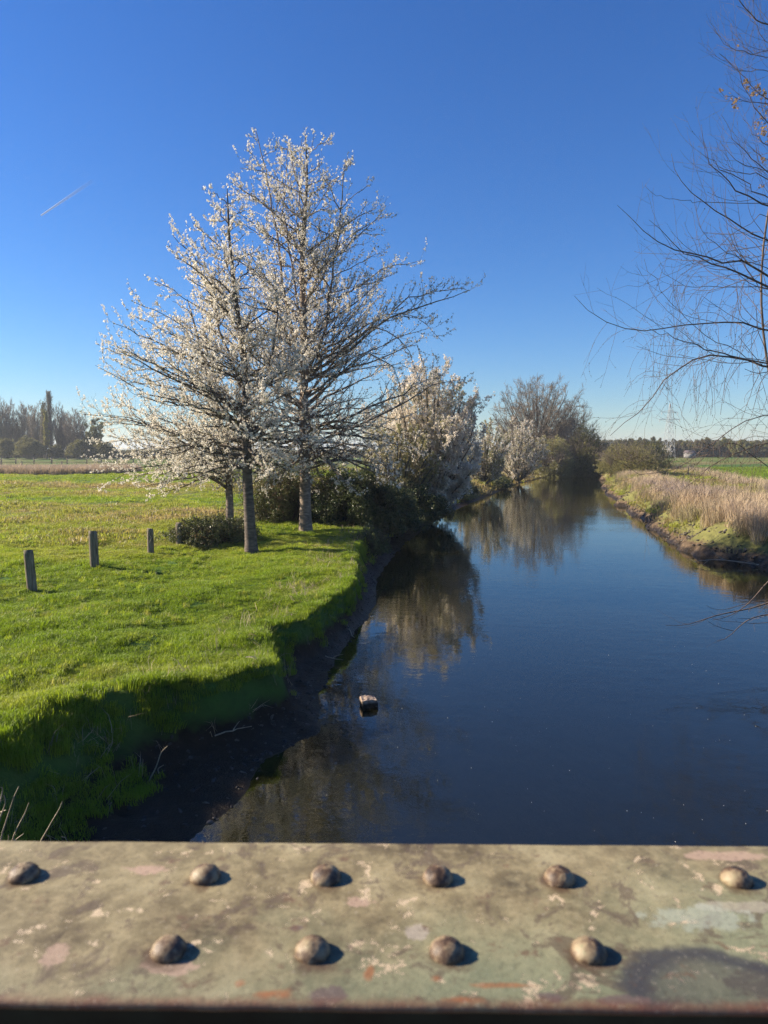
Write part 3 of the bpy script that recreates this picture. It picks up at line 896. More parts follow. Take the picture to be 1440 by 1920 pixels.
o = instanced('bank_clods', [stone_proto(90 + k) for k in range(4)], np.stack([xx2, yy2, zz2], 1)[k],
              (0.05 + 0.16 * rng.random(1200) ** 2)[k], scatter_rot(1200, .3)[k], rng.integers(0, 4, 1200)[k], rng.random(1200)[k], M_stone)
tag(o, 'brown clods of earth along the foot of the right bank', 'earth', kind='stuff')

# ------------------------------------------------------------------ stone standing in the river
m, nt, out = new_mat('broken_block'); b = NB(nt)
tc = b.n('ShaderNodeTexCoord').outputs['Object']
nA = b.noise(tc, 14, 6, 0.7)
c = b.ramp(nA, [(0.3, (0.16, 0.10, 0.07)), (0.5, (0.36, 0.27, 0.20)), (0.75, (0.52, 0.43, 0.34))])
sx = b.n('ShaderNodeSeparateXYZ'); b.l(tc, sx.inputs[0])
c = b.mix(b.ramp(sx.outputs['Z'], [(0.02, 1.0), (0.06, 0.0)]), c, (0.04, 0.03, 0.022))
b.l(b.principled(c, 0.8, 0.3, b.bump(nA, 0.9, 0.02)).outputs[0], out.inputs[0])
import bmesh
bm = bmesh.new(); bmesh.ops.create_cube(bm, size=1.0)
bmesh.ops.subdivide_edges(bm, edges=bm.edges[:], cuts=4, use_grid_fill=True)
for v in bm.verts:
    q = v.co.copy()
    q.x *= 0.25; q.y *= 0.20; q.z *= 0.20
    q.x += 0.02 * float(vnoise(v.co.y * 2, v.co.z * 2, .5, 5)) + 0.10 * (v.co.z - 0.5) * -0.2 * (1 if v.co.x > 0 else 0)
    q.z += 0.035 * float(vnoise(v.co.x * 2, v.co.y * 2, .45, 6)) - 0.05 * max(0, v.co.x) * (v.co.z + .5)
    q.y += 0.03 * float(vnoise(v.co.x * 2, v.co.z * 2, .4, 8))
    v.co = q
me = bpy.data.meshes.new('block'); bm.to_mesh(me); bm.free(); me.materials.append(m)
o = bpy.data.objects.new('river_stone', me); COL.objects.link(o)
q = G(691, 1324, 0.0); o.location = (q[0], q[1], 0.055); o.rotation_euler = (0.05, -0.06, 0.25)
tag(o, 'single angular pale brown stone sticking out of the shallow water', 'stone')

# ------------------------------------------------------------------ fence posts
m, nt, out = new_mat('weathered_post_wood'); b = NB(nt)
tc = b.n('ShaderNodeTexCoord').outputs['Object']
nA = b.noise(b.mapping(tc, (1, 1, .06)), 38, 6, 0.7)
c = b.ramp(nA, [(0.34, (0.045, 0.033, 0.022)), (0.5, (0.19, 0.155, 0.11)), (0.7, (0.36, 0.31, 0.235))])
c = b.mix(b.ramp(b.noise(tc, 6, 4), [(0.5, 0.0), (0.7, 0.5)]), c, (0.11, 0.13, 0.06))
b.l(b.principled(c, 0.85, 0.2, b.bump(nA, 1.0, 0.02)).outputs[0], out.inputs[0]); M_post = m


def post(px, py, ht, r_, lean, seed, label, group):
    r = np.random.default_rng(seed)
    q = G(px, py, GZ); z0 = float(hgt(q[0], q[1]))
    n_ = 14; lv = np.linspace(0, 1, 12)
    V = []; Q = []
    for i, t in enumerate(lv):
        for k in range(n_):
            a = k / n_ * 6.283
            rr_ = r_ * (1 + 0.06 * math.sin(3 * a + seed) + 0.05 * float(vnoise(k * 1.0, i * 0.25, 1.0, seed))) * (1 - 0.05 * t)
            if k in (3, 4) : rr_ *= 0.86           # long drying crack side
            if i == len(lv) - 1: rr_ *= 0.93
            V.append((rr_ * math.cos(a) + lean[0] * t * ht, rr_ * math.sin(a) + lean[1] * t * ht, -0.25 + (ht + 0.25) * t + (0.02 * math.cos(a + seed) if i > 9 else 0)))
    for i in range(len(lv) - 1):
        for k in range(n_): Q.append((i * n_ + k, i * n_ + (k + 1) % n_, (i + 1) * n_ + (k + 1) % n_, (i + 1) * n_ + k))
    T = []
    for q4 in Q: T += [(q4[0], q4[1], q4[2]), (q4[0], q4[2], q4[3])]
    c_ = len(V); V.append((lean[0] * ht, lean[1] * ht, ht - 0.008)); b0 = (len(lv) - 1) * n_
    for k in range(n_): T.append((b0 + k, b0 + (k + 1) % n_, c_))
    o = link_mesh('fence_post', np.array(V), np.array(T), M_post)
    o.location = (q[0], q[1], z0)
    tag(o, label, 'fence post', group)
    return o


gpst = 'weathered wooden posts on the left meadow'
post(61, 1100, 1.00, 0.115, (-0.07, 0.0), 1, 'leaning grey wooden post nearest the left edge of the meadow', gpst)
post(178, 1062, 1.05, 0.125, (-0.02, 0.0), 2, 'thick round topped wooden post with dry grass at its foot', gpst)
post(283, 1036, 0.85, 0.105, (0.0, 0.0), 3, 'slimmer wooden post with a wire end, just left of the bramble bush', gpst)
post(336, 1022, 0.80, 0.105, (0.0, 0.0), 4, 'dark wooden post overgrown by the bramble bush', gpst)
q = G(283, 1036, GZ)
wire_p = np.array([(q[0] - .16, q[1] - .05, GZ + .60), (q[0] - .08, q[1] - .11, GZ + .57), (q[0], q[1] - .115, GZ + .585), (q[0] + .07, q[1] - .10, GZ + .50), (q[0] + .02, q[1] - .12, GZ + .38), (q[0] - .01, q[1] - .11, GZ + .34)])
tag(link_mesh('fence_wire', *tubes(wire_p, np.full(6, .005), 4), M_dry_twig), 'loose end of fence wire bent round the third post', 'wire')

# ------------------------------------------------------------------ cherry trees
def bez(p0, p1, p2, n_):
    t = np.linspace(0, 1, n_)[:, None]
    return (1 - t) ** 2 * p0 + 2 * t * (1 - t) * p1 + t ** 2 * p2


PB = [cluster(13, 0.050, 0.041, 200 + k) for k in range(6)]


def cherry(base_px, D, trunk_px, r_base, lat, env_l, env_r, n_lat, blos, label, barkm, extra=(), leafy=lambda p: 0.12, hmin=0.0, depthk=0.8, seed=1, leaders=()):
    """trunk_px: leader path in photo pixels at distance D; env: (py, reach px) pairs for both sides"""
    global rng
    rng = np.random.default_rng(seed)
    base = W(base_px[0], base_px[1], D)
    base[2] = float(hgt(base[0], base[1]))
    mpp = D / F
    root = empty('cherry_tree', base)
    tag(root, label, 'tree')
    tp = np.array([W(x_, y_, D) for x_, y_ in trunk_px]); tp[0] = base - np.array([0, 0, .12])
    # resample leader
    def resamp(P, n_):
        d = np.concatenate([[0], np.cumsum(np.linalg.norm(np.diff(P, axis=0), axis=1))]); t = np.linspace(0, d[-1], n_)
        return np.stack([np.interp(t, d, P[:, i]) for i in range(3)], 1)
    lead = resamp(tp, 26)
    lead[4:, 0] += rng.normal(size=22) * 0.018; lead[4:, 1] += np.cumsum(rng.normal(size=22) * 0.02)
    lead[1:-1] = (lead[:-2] + 2 * lead[1:-1] + lead[2:]) / 4
    t = np.linspace(0, 1, 26)
    lr = r_base * (1 - t) ** 0.85 + 0.012
    lr[0] *= 1.35; lr[1] *= 1.08
    parts_t = [tubes(lead, lr, 12)]
    prim = []; primr = []
    leads = [(lead, lr)]
    for (ft, pts_, rr_, dy) in leaders:
        i0 = int(ft * 25)
        P = np.vstack([lead[i0], [W(x_, y_, D + dy) for x_, y_ in pts_]])
        P = resamp(P, 20); P[1:] += rng.normal(size=(19, 3)) * .03
        R_ = np.linspace(rr_, .012, 20)
        parts_t.append(tubes(P, R_, 8)); leads.append((P, R_))
    ga = 0
    tot = sum(len(l[0]) for l in leads)
    for li, (Lp, Lr) in enumerate(leads):
        nl = n_lat if li == 0 else int(n_lat * 0.26)
        z_lo = W(px_lo := 600, lat[3], D)[2]; z_hi = Lp[-1, 2]
        if li: z_lo = Lp[0, 2] + .8
        for k_ in range(nl):
            u_ = (k_ + rng.random()) / nl
            zt_ = z_lo + (z_hi - z_lo) * u_ ** 1.35
            ga += 2.399 + rng.normal() * .3
            ca, sa = math.cos(ga), math.sin(ga)
            hf = (zt_ - base[2]) / (lead[-1, 2] - base[2])
            pyt = 960 - F * math.tan(math.atan2(zt_ - CAMZ, D) + PITCH)
            cz = np.interp(zt_, Lp[:, 2], Lp[:, 0]); pxc = 720 + cz / D * F
            el, er = np.interp(pyt, env_l[0], env_l[1]), np.interp(pyt, env_r[0], env_r[1])
            reach = (er - pxc) if ca > 0 else (pxc - el)
            reach = max(reach, 10) * mpp
            rd = 0.5 * max(er - el, 20) * mpp * depthk
            Rr = math.sqrt((ca * reach) ** 2 + (sa * max(rd, .3)) ** 2) * (rng.uniform(0.62, 1.10) if rng.random() < .75 else rng.uniform(.3, .7))
            if li: Rr *= rng.uniform(.5, .95)
            w_ = min(1, max(0, (hf - .22) / .3))
            rise = Rr * (rng.uniform(*lat[1]) * (1 - w_) + rng.uniform(*lat[2]) * w_)
            z0_ = max(zt_ - rise, base[2] + lat[0] * (lead[-1, 2] - base[2]) * rng.uniform(1.0, 1.6))
            z0_ = min(max(z0_, Lp[0, 2]), Lp[-2, 2])
            i0 = int(np.clip(np.searchsorted(Lp[:, 2], z0_) - 1, 0, len(Lp) - 2))
            fr_ = float(np.clip((z0_ - Lp[i0, 2]) / max(Lp[i0 + 1, 2] - Lp[i0, 2], 1e-3), 0, 1))
            p0 = Lp[i0] * (1 - fr_) + Lp[i0 + 1] * fr_
            rise = zt_ - p0[2]
            p2 = np.array([cz + ca * Rr, D + sa * Rr, zt_])
            p1 = p0 + np.array([ca * Rr * .5, sa * Rr * .5, rise * rng.uniform(.25, .75) + Rr * (0.10 if hf < .35 else 0.02)])
            P = bez(p0, p1, p2, 12)
            P[2:] += np.cumsum(rng.normal(size=(10, 3)), 0) * 0.026 * Rr ** .5
            r0 = min(0.25 * Lr[i0] + 0.005 * Rr + .003, Lr[i0] * .8 + .003)
            prim.append(P); primr.append(np.linspace(r0, .008, 12))
    for (pts_, dys, r0, r1) in extra:
        P = np.array([W(x_, y_, D + dd) for (x_, y_), dd in zip(pts_, dys)])
        P = resamp(P, 12); P[1:] += rng.normal(size=(11, 3)) * .02
        prim.append(P); primr.append(np.linspace(r0, r1, 12))
    prim = np.array(prim); primr = np.array(primr)
    parts_t.append(tubes(prim, primr, 6))
    link_mesh('trunk', *(lambda v, q: (v - base, q))(*join(parts_t)), barkm, root, smooth=True)
    s2, r2_ = spawn(prim, primr, 12, .10, .99, .35, .90, lambda L, t: 0.38 * L * (1 - 0.72 * t) + .26, 7, up=0.13, wob=.17, rfac=.5, flat=.35, rmin=.0045)
    plen = np.repeat(np.linalg.norm(prim[:, -1] - prim[:, 0], axis=1), 12)
    kp = rng.random(len(plen)) < np.clip(plen / 3.0, .3, 1); s2 = s2[kp]; r2_ = r2_[kp]
    s3_, r3_ = spawn(s2, r2_, 4, .15, .98, .4, .95, lambda L, t: 0.38 * L * (1 - .5 * t) + .08, 4, up=.10, wob=.2, rfac=.6, rmin=.0038)
    v, q = join([tubes(s2, r2_, 3), tubes(s3_, r3_, 3)])
    link_mesh('branches', v - base, q, M_twig, root)
    # blossom
    pts = np.vstack([by_length(prim, .17 / blos, .25, 1), by_length(s2, .125 / blos, .1, 1), by_length(s3_, .125 / blos, .1, 1)])
    pts += rng.normal(size=pts.shape) * 0.020
    # let the flowers sit in bunches, with bare gaps along the twigs
    g = vnoise(pts[:, 0] + pts[:, 2] * .7, pts[:, 1] + pts[:, 2], 0.55, 61) + .6 * vnoise(pts[:, 0] - pts[:, 2] * .6, pts[:, 2] + pts[:, 1], .22, 62)
    pts = pts[g > -0.30 + rng.normal(size=len(pts)) * .12]
    pl = np.array(leafy(pts)) * np.ones(len(pts))
    isl = rng.random(len(pts)) < pl
    tint = np.where(isl, rng.uniform(.78, 1, len(pts)), rng.uniform(0, .68, len(pts)))
    sc_ = rng.uniform(.40, .95, len(pts)) * np.where(isl, .8, 1.0)
    o = instanced('blossom', PB, pts - base, sc_, rng.uniform(0, 6.28, (len(pts), 3)), rng.integers(0, 6, len(pts)), tint, M_blossom, root)
    tag(o, kind='stuff')
    print('cherry', len(pts), len(q))
    return root


# big right tree
D3 = float(G(573, 995, GZ)[1])
cherry((573, 995), D3, [(573, 995), (572, 900), (570, 800), (571, 700), (570, 600), (566, 500), (572, 410), (577, 330), (574, 255)], 0.23,
       (0.17, (-0.32, 0.20), (0.35, 0.85), 925),
       ([235, 300, 400, 500, 600, 700, 800, 900, 960], [545, 455, 410, 380, 370, 370, 390, 440, 500]),
       ([235, 300, 360, 450, 530, 600, 680, 720, 800, 860, 900, 960], [600, 660, 715, 755, 805, 830, 815, 790, 780, 785, 750, 640]),
       100, 1.75, 'tallest white blossoming cherry tree standing beside the river bank', M_bark2,
       extra=[([(578, 700), (640, 670), (720, 600), (800, 570), (880, 545)], (0, -.3, -.6, -1, -1.2), .07, .01),
              ([(700, 620), (760, 560), (820, 545), (872, 540)], (-.4, -.6, -.8, -.9), .035, .008),
              ([(590, 830), (690, 790), (760, 755), (810, 720), (868, 710)], (-.3, -1, -1.6, -2, -2.2), .06, .008),
              ([(575, 640), (640, 560), (720, 500), (790, 490)], (0, .6, 1, 1.2), .05, .008),
              ([(575, 560), (620, 470), (690, 420), (720, 405)], (0, -.4, -.8, -1), .04, .007),
              ([(573, 760), (650, 690), (700, 680), (780, 640), (800, 700)], (0, .6, 1.2, 1.5, 1.5), .06, .007),
              ([(573, 880), (640, 860), (720, 870), (760, 905)], (0, -.8, -1.5, -2), .05, .006),
              ([(578, 740), (640, 660), (700, 610), (760, 640), (790, 720)], (0, -.9, -1.6, -2.0, -2.2), .05, .006),
              ([(578, 760), (640, 700), (690, 660), (740, 690), (760, 760)], (0, .5, .9, 1.2, 1.2), .05, .006),
              ([(640, 660), (720, 590), (780, 590), (830, 640)], (-.3, -.9, -1.3, -1.5), .03, .006),
              ([(575, 840), (650, 800), (730, 800), (790, 850)], (0, 1.0, 1.8, 2.2), .05, .006),
              ([(575, 870), (640, 830), (700, 840), (740, 900)], (0, -1.6, -2.6, -3.2), .05, .006)],
       leafy=lambda p: 0.14 + 0.22 * sstep(-2.0, 2.0, p[:, 0]) * sstep(4, 9, p[:, 2]) + 0.12 * sstep(8, 13, p[:, 2]), seed=11,  # young leaves; the larger share on the right also darkens its backlit side
       leaders=[(.42, [(540, 600), (520, 450), (500, 330), (478, 238)], .07, .3), (.40, [(610, 620), (625, 500), (640, 400), (645, 300)], .07, -.4),
                (.50, [(545, 480), (530, 380), (540, 270)], .05, -.6)])
# middle tree
D2 = float(G(472, 1030, GZ)[1])
cherry((472, 1030), D2, [(474, 1030), (466, 940), (462, 880), (464, 800), (462, 720), (455, 640), (440, 540), (430, 450), (427, 355)], 0.185,
       (0.20, (-0.38, 0.12), (0.30, 0.75), 905),
       ([355, 420, 480, 540, 600, 650, 700, 760, 820, 870, 920], [395, 350, 295, 265, 245, 195, 170, 190, 220, 230, 290]),
       ([355, 450, 540, 620, 700, 800, 870, 930], [450, 500, 540, 570, 590, 620, 600, 560]),
       90, 2.0, 'white cherry tree with the dark leaning trunk, its crown spreading left', M_bark,
       extra=[([(463, 780), (400, 740), (300, 700), (210, 650)], (0, -.5, -1, -1.2), .06, .008),
              ([(463, 800), (380, 760), (280, 740), (178, 685)], (0, .4, .8, 1.0), .05, .006)],
       leafy=lambda p: 0.12, seed=12,
       leaders=[(.46, [(420, 640), (390, 540), (350, 470)], .05, .5), (.42, [(500, 720), (520, 600), (515, 500)], .06, .4)])
# left tree
D1 = float(G(431, 1000, GZ)[1])
cherry((431, 1003), D1, [(431, 1003), (430, 940), (429, 890), (424, 840), (412, 790), (395, 720), (375, 650), (350, 560)], 0.16,
       (0.22, (-0.40, 0.08), (0.1, 0.55), 925),
       ([560, 640, 700, 760, 800, 850, 890, 930], [260, 200, 165, 170, 150, 165, 195, 260]),
       ([560, 640, 700, 800, 900, 930], [400, 440, 450, 470, 470, 450]),
       70, 2.3, 'leftmost and smallest of the cherries, forking low with drooping white branches', M_bark2,
       extra=[([(425, 915), (380, 880), (300, 880), (225, 905)], (0, -.6, -1.2, -1.6), .07, .007),
              ([(428, 905), (390, 860), (300, 840), (215, 820)], (0, .3, .5, .8), .06, .007),
              ([(422, 880), (370, 830), (280, 800), (180, 790)], (0, -.4, -.8, -1.2), .06, .006),
              ([(425, 915), (390, 890), (330, 900), (260, 915)], (0, -1, -2, -2.5), .05, .006),
              ([(424, 900), (360, 850), (270, 822), (172, 832)], (0, -.9, -1.6, -2.0), .05, .006),
              ([(425, 905), (350, 862), (260, 856), (188, 872)], (0, .6, 1.2, 1.6), .05, .006),
              ([(422, 885), (350, 830), (270, 790), (185, 775)], (0, -1.2, -2.2, -2.8), .05, .006),
              ([(425, 912), (340, 868), (250, 878), (205, 905)], (0, -1.5, -2.4, -2.8), .05, .006),
              ([(420, 870), (350, 800), (270, 775), (200, 745)], (0, .9, 1.5, 1.9), .05, .006)],
       leafy=lambda p: 0.10, seed=13)

# ------------------------------------------------------------------ bushes
LB = [cluster(12, 0.11, 0.075, 300 + k, aspect=.6) for k in range(4)]


def stems_and_leaves(name, cx, cy, rx, ry, h, n_leaf, mat, label, cat, stem_mat=None, tint=(0, .8), leaf=1.0, nst=60, seed=5, protos=None, group=None, shell=0.6, lift=0.0, stem_r=.012, spread=.9, part='leaves', z0=None):
    global rng
    rng = np.random.default_rng(seed)
    zb = float(hgt(cx, cy)) if z0 is None else z0
    root = empty(name, (cx, cy, zb)); tag(root, label, cat, group)
    a = rng.uniform(0, 6.283, nst); q = np.sqrt(rng.random(nst))
    b0 = np.stack([np.cos(a) * q * rx * .3, np.sin(a) * q * ry * .3, np.full(nst, -.1)], 1)
    top = np.stack([np.cos(a) * q * rx * spread, np.sin(a) * q * ry * spread, h * np.sqrt(np.clip(1 - (q * .85) ** 2, 0, 1)) * rng.uniform(.7, 1.0, nst)], 1)
    mid = (b0 + top) / 2 + np.array([0, 0, .15 * h])
    t = np.linspace(0, 1, 7)[None, :, None]
    P = (1 - t) ** 2 * b0[:, None] + 2 * t * (1 - t) * mid[:, None] + t ** 2 * top[:, None]
    R_ = np.linspace(stem_r, stem_r * .3, 7)[None].repeat(nst, 0)
    c2, cr2 = spawn(P, R_, 6, .25, .98, .3, .9, lambda L, t: .30 * L + .1 * h, 4, up=.08, wob=.15, rfac=.6, rmin=stem_r * .3)
    v, qd = join([tubes(P, R_, 4), tubes(c2, cr2, 3)])
    link_mesh('stems', v, qd, stem_mat or M_twig, root)
    # leaves fill a lumpy dome
    n0 = int(n_leaf * 1.9)
    u = rng.normal(size=(n0, 3)); u /= np.linalg.norm(u, axis=1, keepdims=True); u[:, 2] = np.abs(u[:, 2])
    rr_ = 1 - (1 - shell) * rng.random(n0) ** 1.3
    lump = 1 + .45 * vnoise(u[:, 0] * 3 + seed, u[:, 1] * 3 + u[:, 2] * 2, .8, seed) + .25 * vnoise(u[:, 0] * 3, u[:, 2] * 3 + u[:, 1] * 3, .3, seed + 1)
    pts = u * rr_[:, None] * lump[:, None] * np.array([rx, ry, h])
    pts[:, 2] += lift
    gap = vnoise(pts[:, 0] * 2 / h ** .5 + 7, pts[:, 2] * 2 / h ** .5 + pts[:, 1], .9, seed + 2)
    pts = pts[gap > -.22][:n_leaf]
    zt = hgt(pts[:, 0] + cx, pts[:, 1] + cy) - zb
    pts[:, 2] = np.maximum(pts[:, 2], np.where(np.isfinite(zt), np.minimum(zt, .3), 0) + .03) if z0 is None else pts[:, 2]
    n_ = len(pts)
    tn = np.clip(rng.uniform(tint[0], tint[1], n_) + gap[gap > -.22][:n_leaf] * .3, 0, 1)
    o = instanced(part, protos or LB, pts, leaf * rng.uniform(.6, 1.25, n_), rng.uniform(0, 6.28, (n_, 3)), rng.integers(0, 4, n_), tn, mat, root)
    tag(o, kind='stuff')
    return root


q = G(355, 1025, GZ)
stems_and_leaves('bramble_bush', q[0] + .3, q[1] + 1.0, 1.5, 1.0, 1.0, 2600, M_bush, 'low straggly bramble bush around the fourth post', 'bush', tint=(.2, .9), leaf=.75, nst=70, seed=21, shell=.2)
q = G(420, 1015, GZ)
stems_and_leaves('bramble_bush', q[0], q[1] + .8, 1.2, .9, .8, 1800, M_bush, 'dark low bramble at the foot of the leftmost cherry', 'bush', tint=(.1, .8), leaf=.75, nst=50, seed=22, shell=.2)
q = G(530, 985, GZ)
stems_and_leaves('bramble_bush', q[0], q[1] + 1.6, 2.6, 1.6, 2.7, 9000, M_bush, 'brownish thicket between the two larger cherry trunks', 'bush', tint=(.35, 1.0), leaf=.75, nst=120, seed=23, shell=.3)
q = G(655, 985, GZ)
stems_and_leaves('dark_shrub', q[0], q[1] + 1.5, 2.3, 2.2, 2.6, 9000, M_bush, 'dense dark green shrub right behind the big cherry trunk', 'bush', tint=(0, .55), leaf=1.0, nst=60, seed=24, shell=.35)
q = G(745, 985, GZ)
stems_and_leaves('dark_shrub', q[0] - .6, q[1] + 2.5, 1.9, 3.0, 2.0, 7000, M_bush, 'dense dark shrub overhanging the water edge right of the lawn', 'bush', tint=(0, .5), leaf=1.0, nst=60, seed=25, shell=.35)
q = G(800, 955, GZ)
stems_and_leaves('dark_shrub', q[0] - .8, q[1] + 1, 2.0, 4.0, 2.0, 8000, M_bush, 'dark ivy covered shrub farther along the left bank below the pale blossom tree', 'bush', tint=(0, .6), leaf=1.1, nst=60, seed=26, shell=.35)
q = G(700, 1010, GZ)
stems_and_leaves('bramble_bush', q[0] - .1, q[1] + 0.2, .75, 1.6, .9, 1600, M_bush, 'thin dark brambles at the corner of the lawn above the water', 'bush', tint=(.1, .7), leaf=.7, nst=60, seed=27, shell=.15)


# ------------------------------------------------------------------ general bare / hazy trees
def round_tree(name, px, base_py, D, top_py, halfw_px, label, group=None, seed=1, bark=None, twigm=None, leafm=None, n_leaf=0, leaf_s=1.0, lev=(9, 8, 6, 5), fork=.22, trunk_r=None, tint=(0, 1), protos=None, twig_r=.012, lean=0, up=.08, part='leaves', narrow=False):
    global rng
    rng = np.random.default_rng(seed)
    base = W(px, base_py, D); base[2] = float(hgt(base[0], base[1]))
    H = W(px, top_py, D)[2] - base[2]; Wd = halfw_px * D / F
    root = empty(name, base)
    if label: tag(root, label, 'tree', group)
    n0 = lev[0]
    tr_ = trunk_r or H * .022
    trunk = np.array([[0, 0, -.2], [0, 0, H * fork * .5], [lean * .2, 0, H * fork], [lean * .5, .1, H * .6], [lean, 0, H * .93]])
    tP = np.stack([np.interp(np.linspace(0, 4, 12), range(5), trunk[:, i]) for i in range(3)], 1)
    tR = tr_ * (1 - np.linspace(0, 1, 12)) ** .8 + .02
    limbs = []; lr_ = []
    for k in range(n0):
        if narrow:
            f = fork + (.9 - fork) * (k + rng.random() * .6) / n0
            a = k * 2.399 + rng.normal() * .3; hf = (f - fork) / (1 - fork)
            rad_ = Wd * (1 - hf * .85) * rng.uniform(.6, 1.05)
            ztip = min(H, H * (f + .3 * rng.uniform(.6, 1.2)))
        else:
            uz = 1 - 1.72 * (k + .5) / n0 + rng.normal() * .04       # -0.72 .. 1
            a = k * 2.399 + rng.normal() * .25
            cz_ = H * (.5 + fork * .35); sz_ = H - cz_
            rad_ = Wd * math.sqrt(max(0.02, 1 - min(uz * uz, 1))) * rng.uniform(.86, 1.04)
            ztip = cz_ + sz_ * min(uz, 1) * rng.uniform(.93, 1.03)
            f = np.clip(fork * .75 + (ztip / H - .32 - .25 * rad_ / Wd) * rng.uniform(.55, .95), fork * .7, .88)
            hf = (f - fork) / (1 - fork)
        z0_ = np.array([np.interp(f, np.linspace(0, 1, 12), tP[:, i]) for i in range(3)])
        rise = ztip - z0_[2]
        e = z0_ + np.array([math.cos(a) * rad_, math.sin(a) * rad_, rise])
        mid = z0_ + np.array([math.cos(a) * rad_ * (.5 if narrow else .64), math.sin(a) * rad_ * (.5 if narrow else .64), rise * (.42 if narrow else .46)])
        P = bez(z0_, mid, e, 9); P[1:] += np.cumsum(rng.normal(size=(8, 3)), 0) * .014 * max(rad_, Wd * .4)
        limbs.append(P); lr_.append(np.linspace(tr_ * .42 * (1 - .6 * max(hf, 0)), .03, 9))
    limbs = np.array(limbs); lr_ = np.array(lr_)
    link_mesh('trunk', *join([tubes(tP, tR, 7), tubes(limbs, lr_, 5)]), bark or M_grey_bark, root, smooth=True)
    a_, ar_ = spawn(limbs, lr_, lev[1], .15, .98, .35, .85, lambda L, t: .34 * L * (1 - .6 * t) + .02 * H, 6, up=up, wob=.13, rfac=.55, rmin=twig_r * 1.3)
    b_, br_ = spawn(a_, ar_, lev[2], .15, .98, .35, .85, lambda L, t: .50 * L * (1 - .4 * t) + .012 * H, 5, up=up, wob=.13, rfac=.6, rmin=twig_r)
    ps = [tubes(a_, ar_, 3), tubes(b_, br_, 3)]
    last = b_
    if lev[3]:
        c_, cr_ = spawn(b_, br_, lev[3], .15, .98, .3, .8, lambda L, t: .55 * L * (1 - .3 * t) + .008 * H, 3, up=up, wob=.12, rfac=.7, rmin=twig_r * .8)
        ps.append(tubes(c_, cr_, 3)); last = c_
    link_mesh('twigs', *join(ps), twigm or M_far_twig, root)
    if n_leaf:
        per = max(1, int(math.ceil(n_leaf / len(last))))
        pts = sample(last, per, .2, 1); pts = pts[rng.permutation(len(pts))[:n_leaf]]
        pts += rng.normal(size=pts.shape) * .02 * Wd
        n_ = len(pts)
        tn = np.clip(rng.uniform(*tint, n_) + .3 * vnoise(pts[:, 0], pts[:, 2], Wd * .4, seed), 0, 1)
        o = instanced(part, protos or LB, pts, leaf_s * rng.uniform(.6, 1.2, n_), rng.uniform(0, 6.28, (n_, 3)), rng.integers(0, 4, n_), tn, leafm, root)
        tag(o, kind='stuff')
    return root


def clone(root, loc, s=1.0, rz=0.0, label=None, squash=1.0):
    r = root.copy(); COL.objects.link(r)
    r.location = tuple(loc); r.rotation_euler = (0, 0, rz); r.scale = (s, s, s * squash)
    if label: r['label'] = label
    for ch in list(root.children):
        c_ = ch.copy(); COL.objects.link(c_); c_.parent = r
    return r


# pale blossom tree behind the dark shrubs
round_tree('blossoming_tree', 800, 930, 44, 695, 100, 'pale white blossom tree with upswept twigs behind the dark shrubs', seed=31, leafm=M_blossom_far, n_leaf=52000, leaf_s=1.35, lev=(70, 8, 6, 0), fork=.10, tint=(0, .62), twigm=M_far_twig, twig_r=.010, protos=PB[:4], up=.10, part='blossom')
round_tree('blossoming_tree', 745, 945, 40, 800, 75, 'greenish half blossomed tree in the gap right of the big cherry', seed=32, leafm=M_blossom_far, n_leaf=10000, leaf_s=1.2, lev=(36, 8, 6, 0), fork=.08, tint=(.45, 1), twigm=M_far_twig, twig_r=.010, protos=PB[:4], up=.18, part='blossom')
round_tree('blossoming_tree', 905, 905, 72, 790, 48, 'pinkish brown budding tree left of the small blossom tree on the bank', seed=33, leafm=M_blossom_far, n_leaf=11000, leaf_s=1.4, lev=(36, 8, 6, 0), fork=.12, tint=(.25, .9), twigm=M_far_twig, twig_r=.016, protos=PB[:4], up=.15, part='blossom')
round_tree('blossoming_tree', 972, 893, 88, 788, 48, 'small pale pink blossom tree with dark stem by the river bend', seed=34, leafm=M_blossom_far, n_leaf=10000, leaf_s=1.5, lev=(34, 8, 6, 0), fork=.15, tint=(.0, .7), twigm=M_far_twig, twig_r=.016, protos=PB[:4], up=.1, part='blossom')
round_tree('bare_tree', 1005, 880, 118, 712, 82, 'large bare round crowned tree rising above the river bend', seed=35, lev=(80, 8, 6, 4), fork=.26, twig_r=.022, up=.015)
round_tree('bare_tree', 1068, 880, 124, 752, 46, 'bare slender tree just right of the large round one', seed=36, lev=(34, 8, 6, 4), fork=.2, twig_r=.022)
stems_and_leaves('budding_shrub', *W(1085, 870, 112)[:2], 5.6, 4.5, 7.6, 12000, M_olive, 'brownish olive budding thicket at the end of the visible river', 'bush', stem_mat=M_far_twig, tint=(0, .7), leaf=2.1, nst=260, seed=37, shell=.25, stem_r=.05)
stems_and_leaves('budding_shrub', *W(1035, 870, 108)[:2], 3.6, 3.5, 5.6, 6000, M_blossom_far, 'grey brown budding bush under the large bare tree', 'bush', stem_mat=M_far_twig, tint=(.55, 1.0), leaf=1.8, nst=200, seed=38, shell=.2, stem_r=.05)
stems_and_leaves('willow_bush', *W(1178, 870, 88)[:2], 3.6, 6.5, 3.6, 9000, M_olive, 'olive green willow bush leaning over the water on the right bank', 'bush', stem_mat=M_far_twig, tint=(.2, 1.0), leaf=1.2, nst=260, seed=39, shell=.2, stem_r=.03)
stems_and_leaves('willow_bush', *W(1200, 850, 120)[:2], 5.0, 8, 4.6, 7000, M_olive, 'darker bush behind the willow on the right bank', 'bush', stem_mat=M_far_twig, tint=(.0, .5), leaf=1.6, nst=120, seed=40, shell=.2, stem_r=.04)
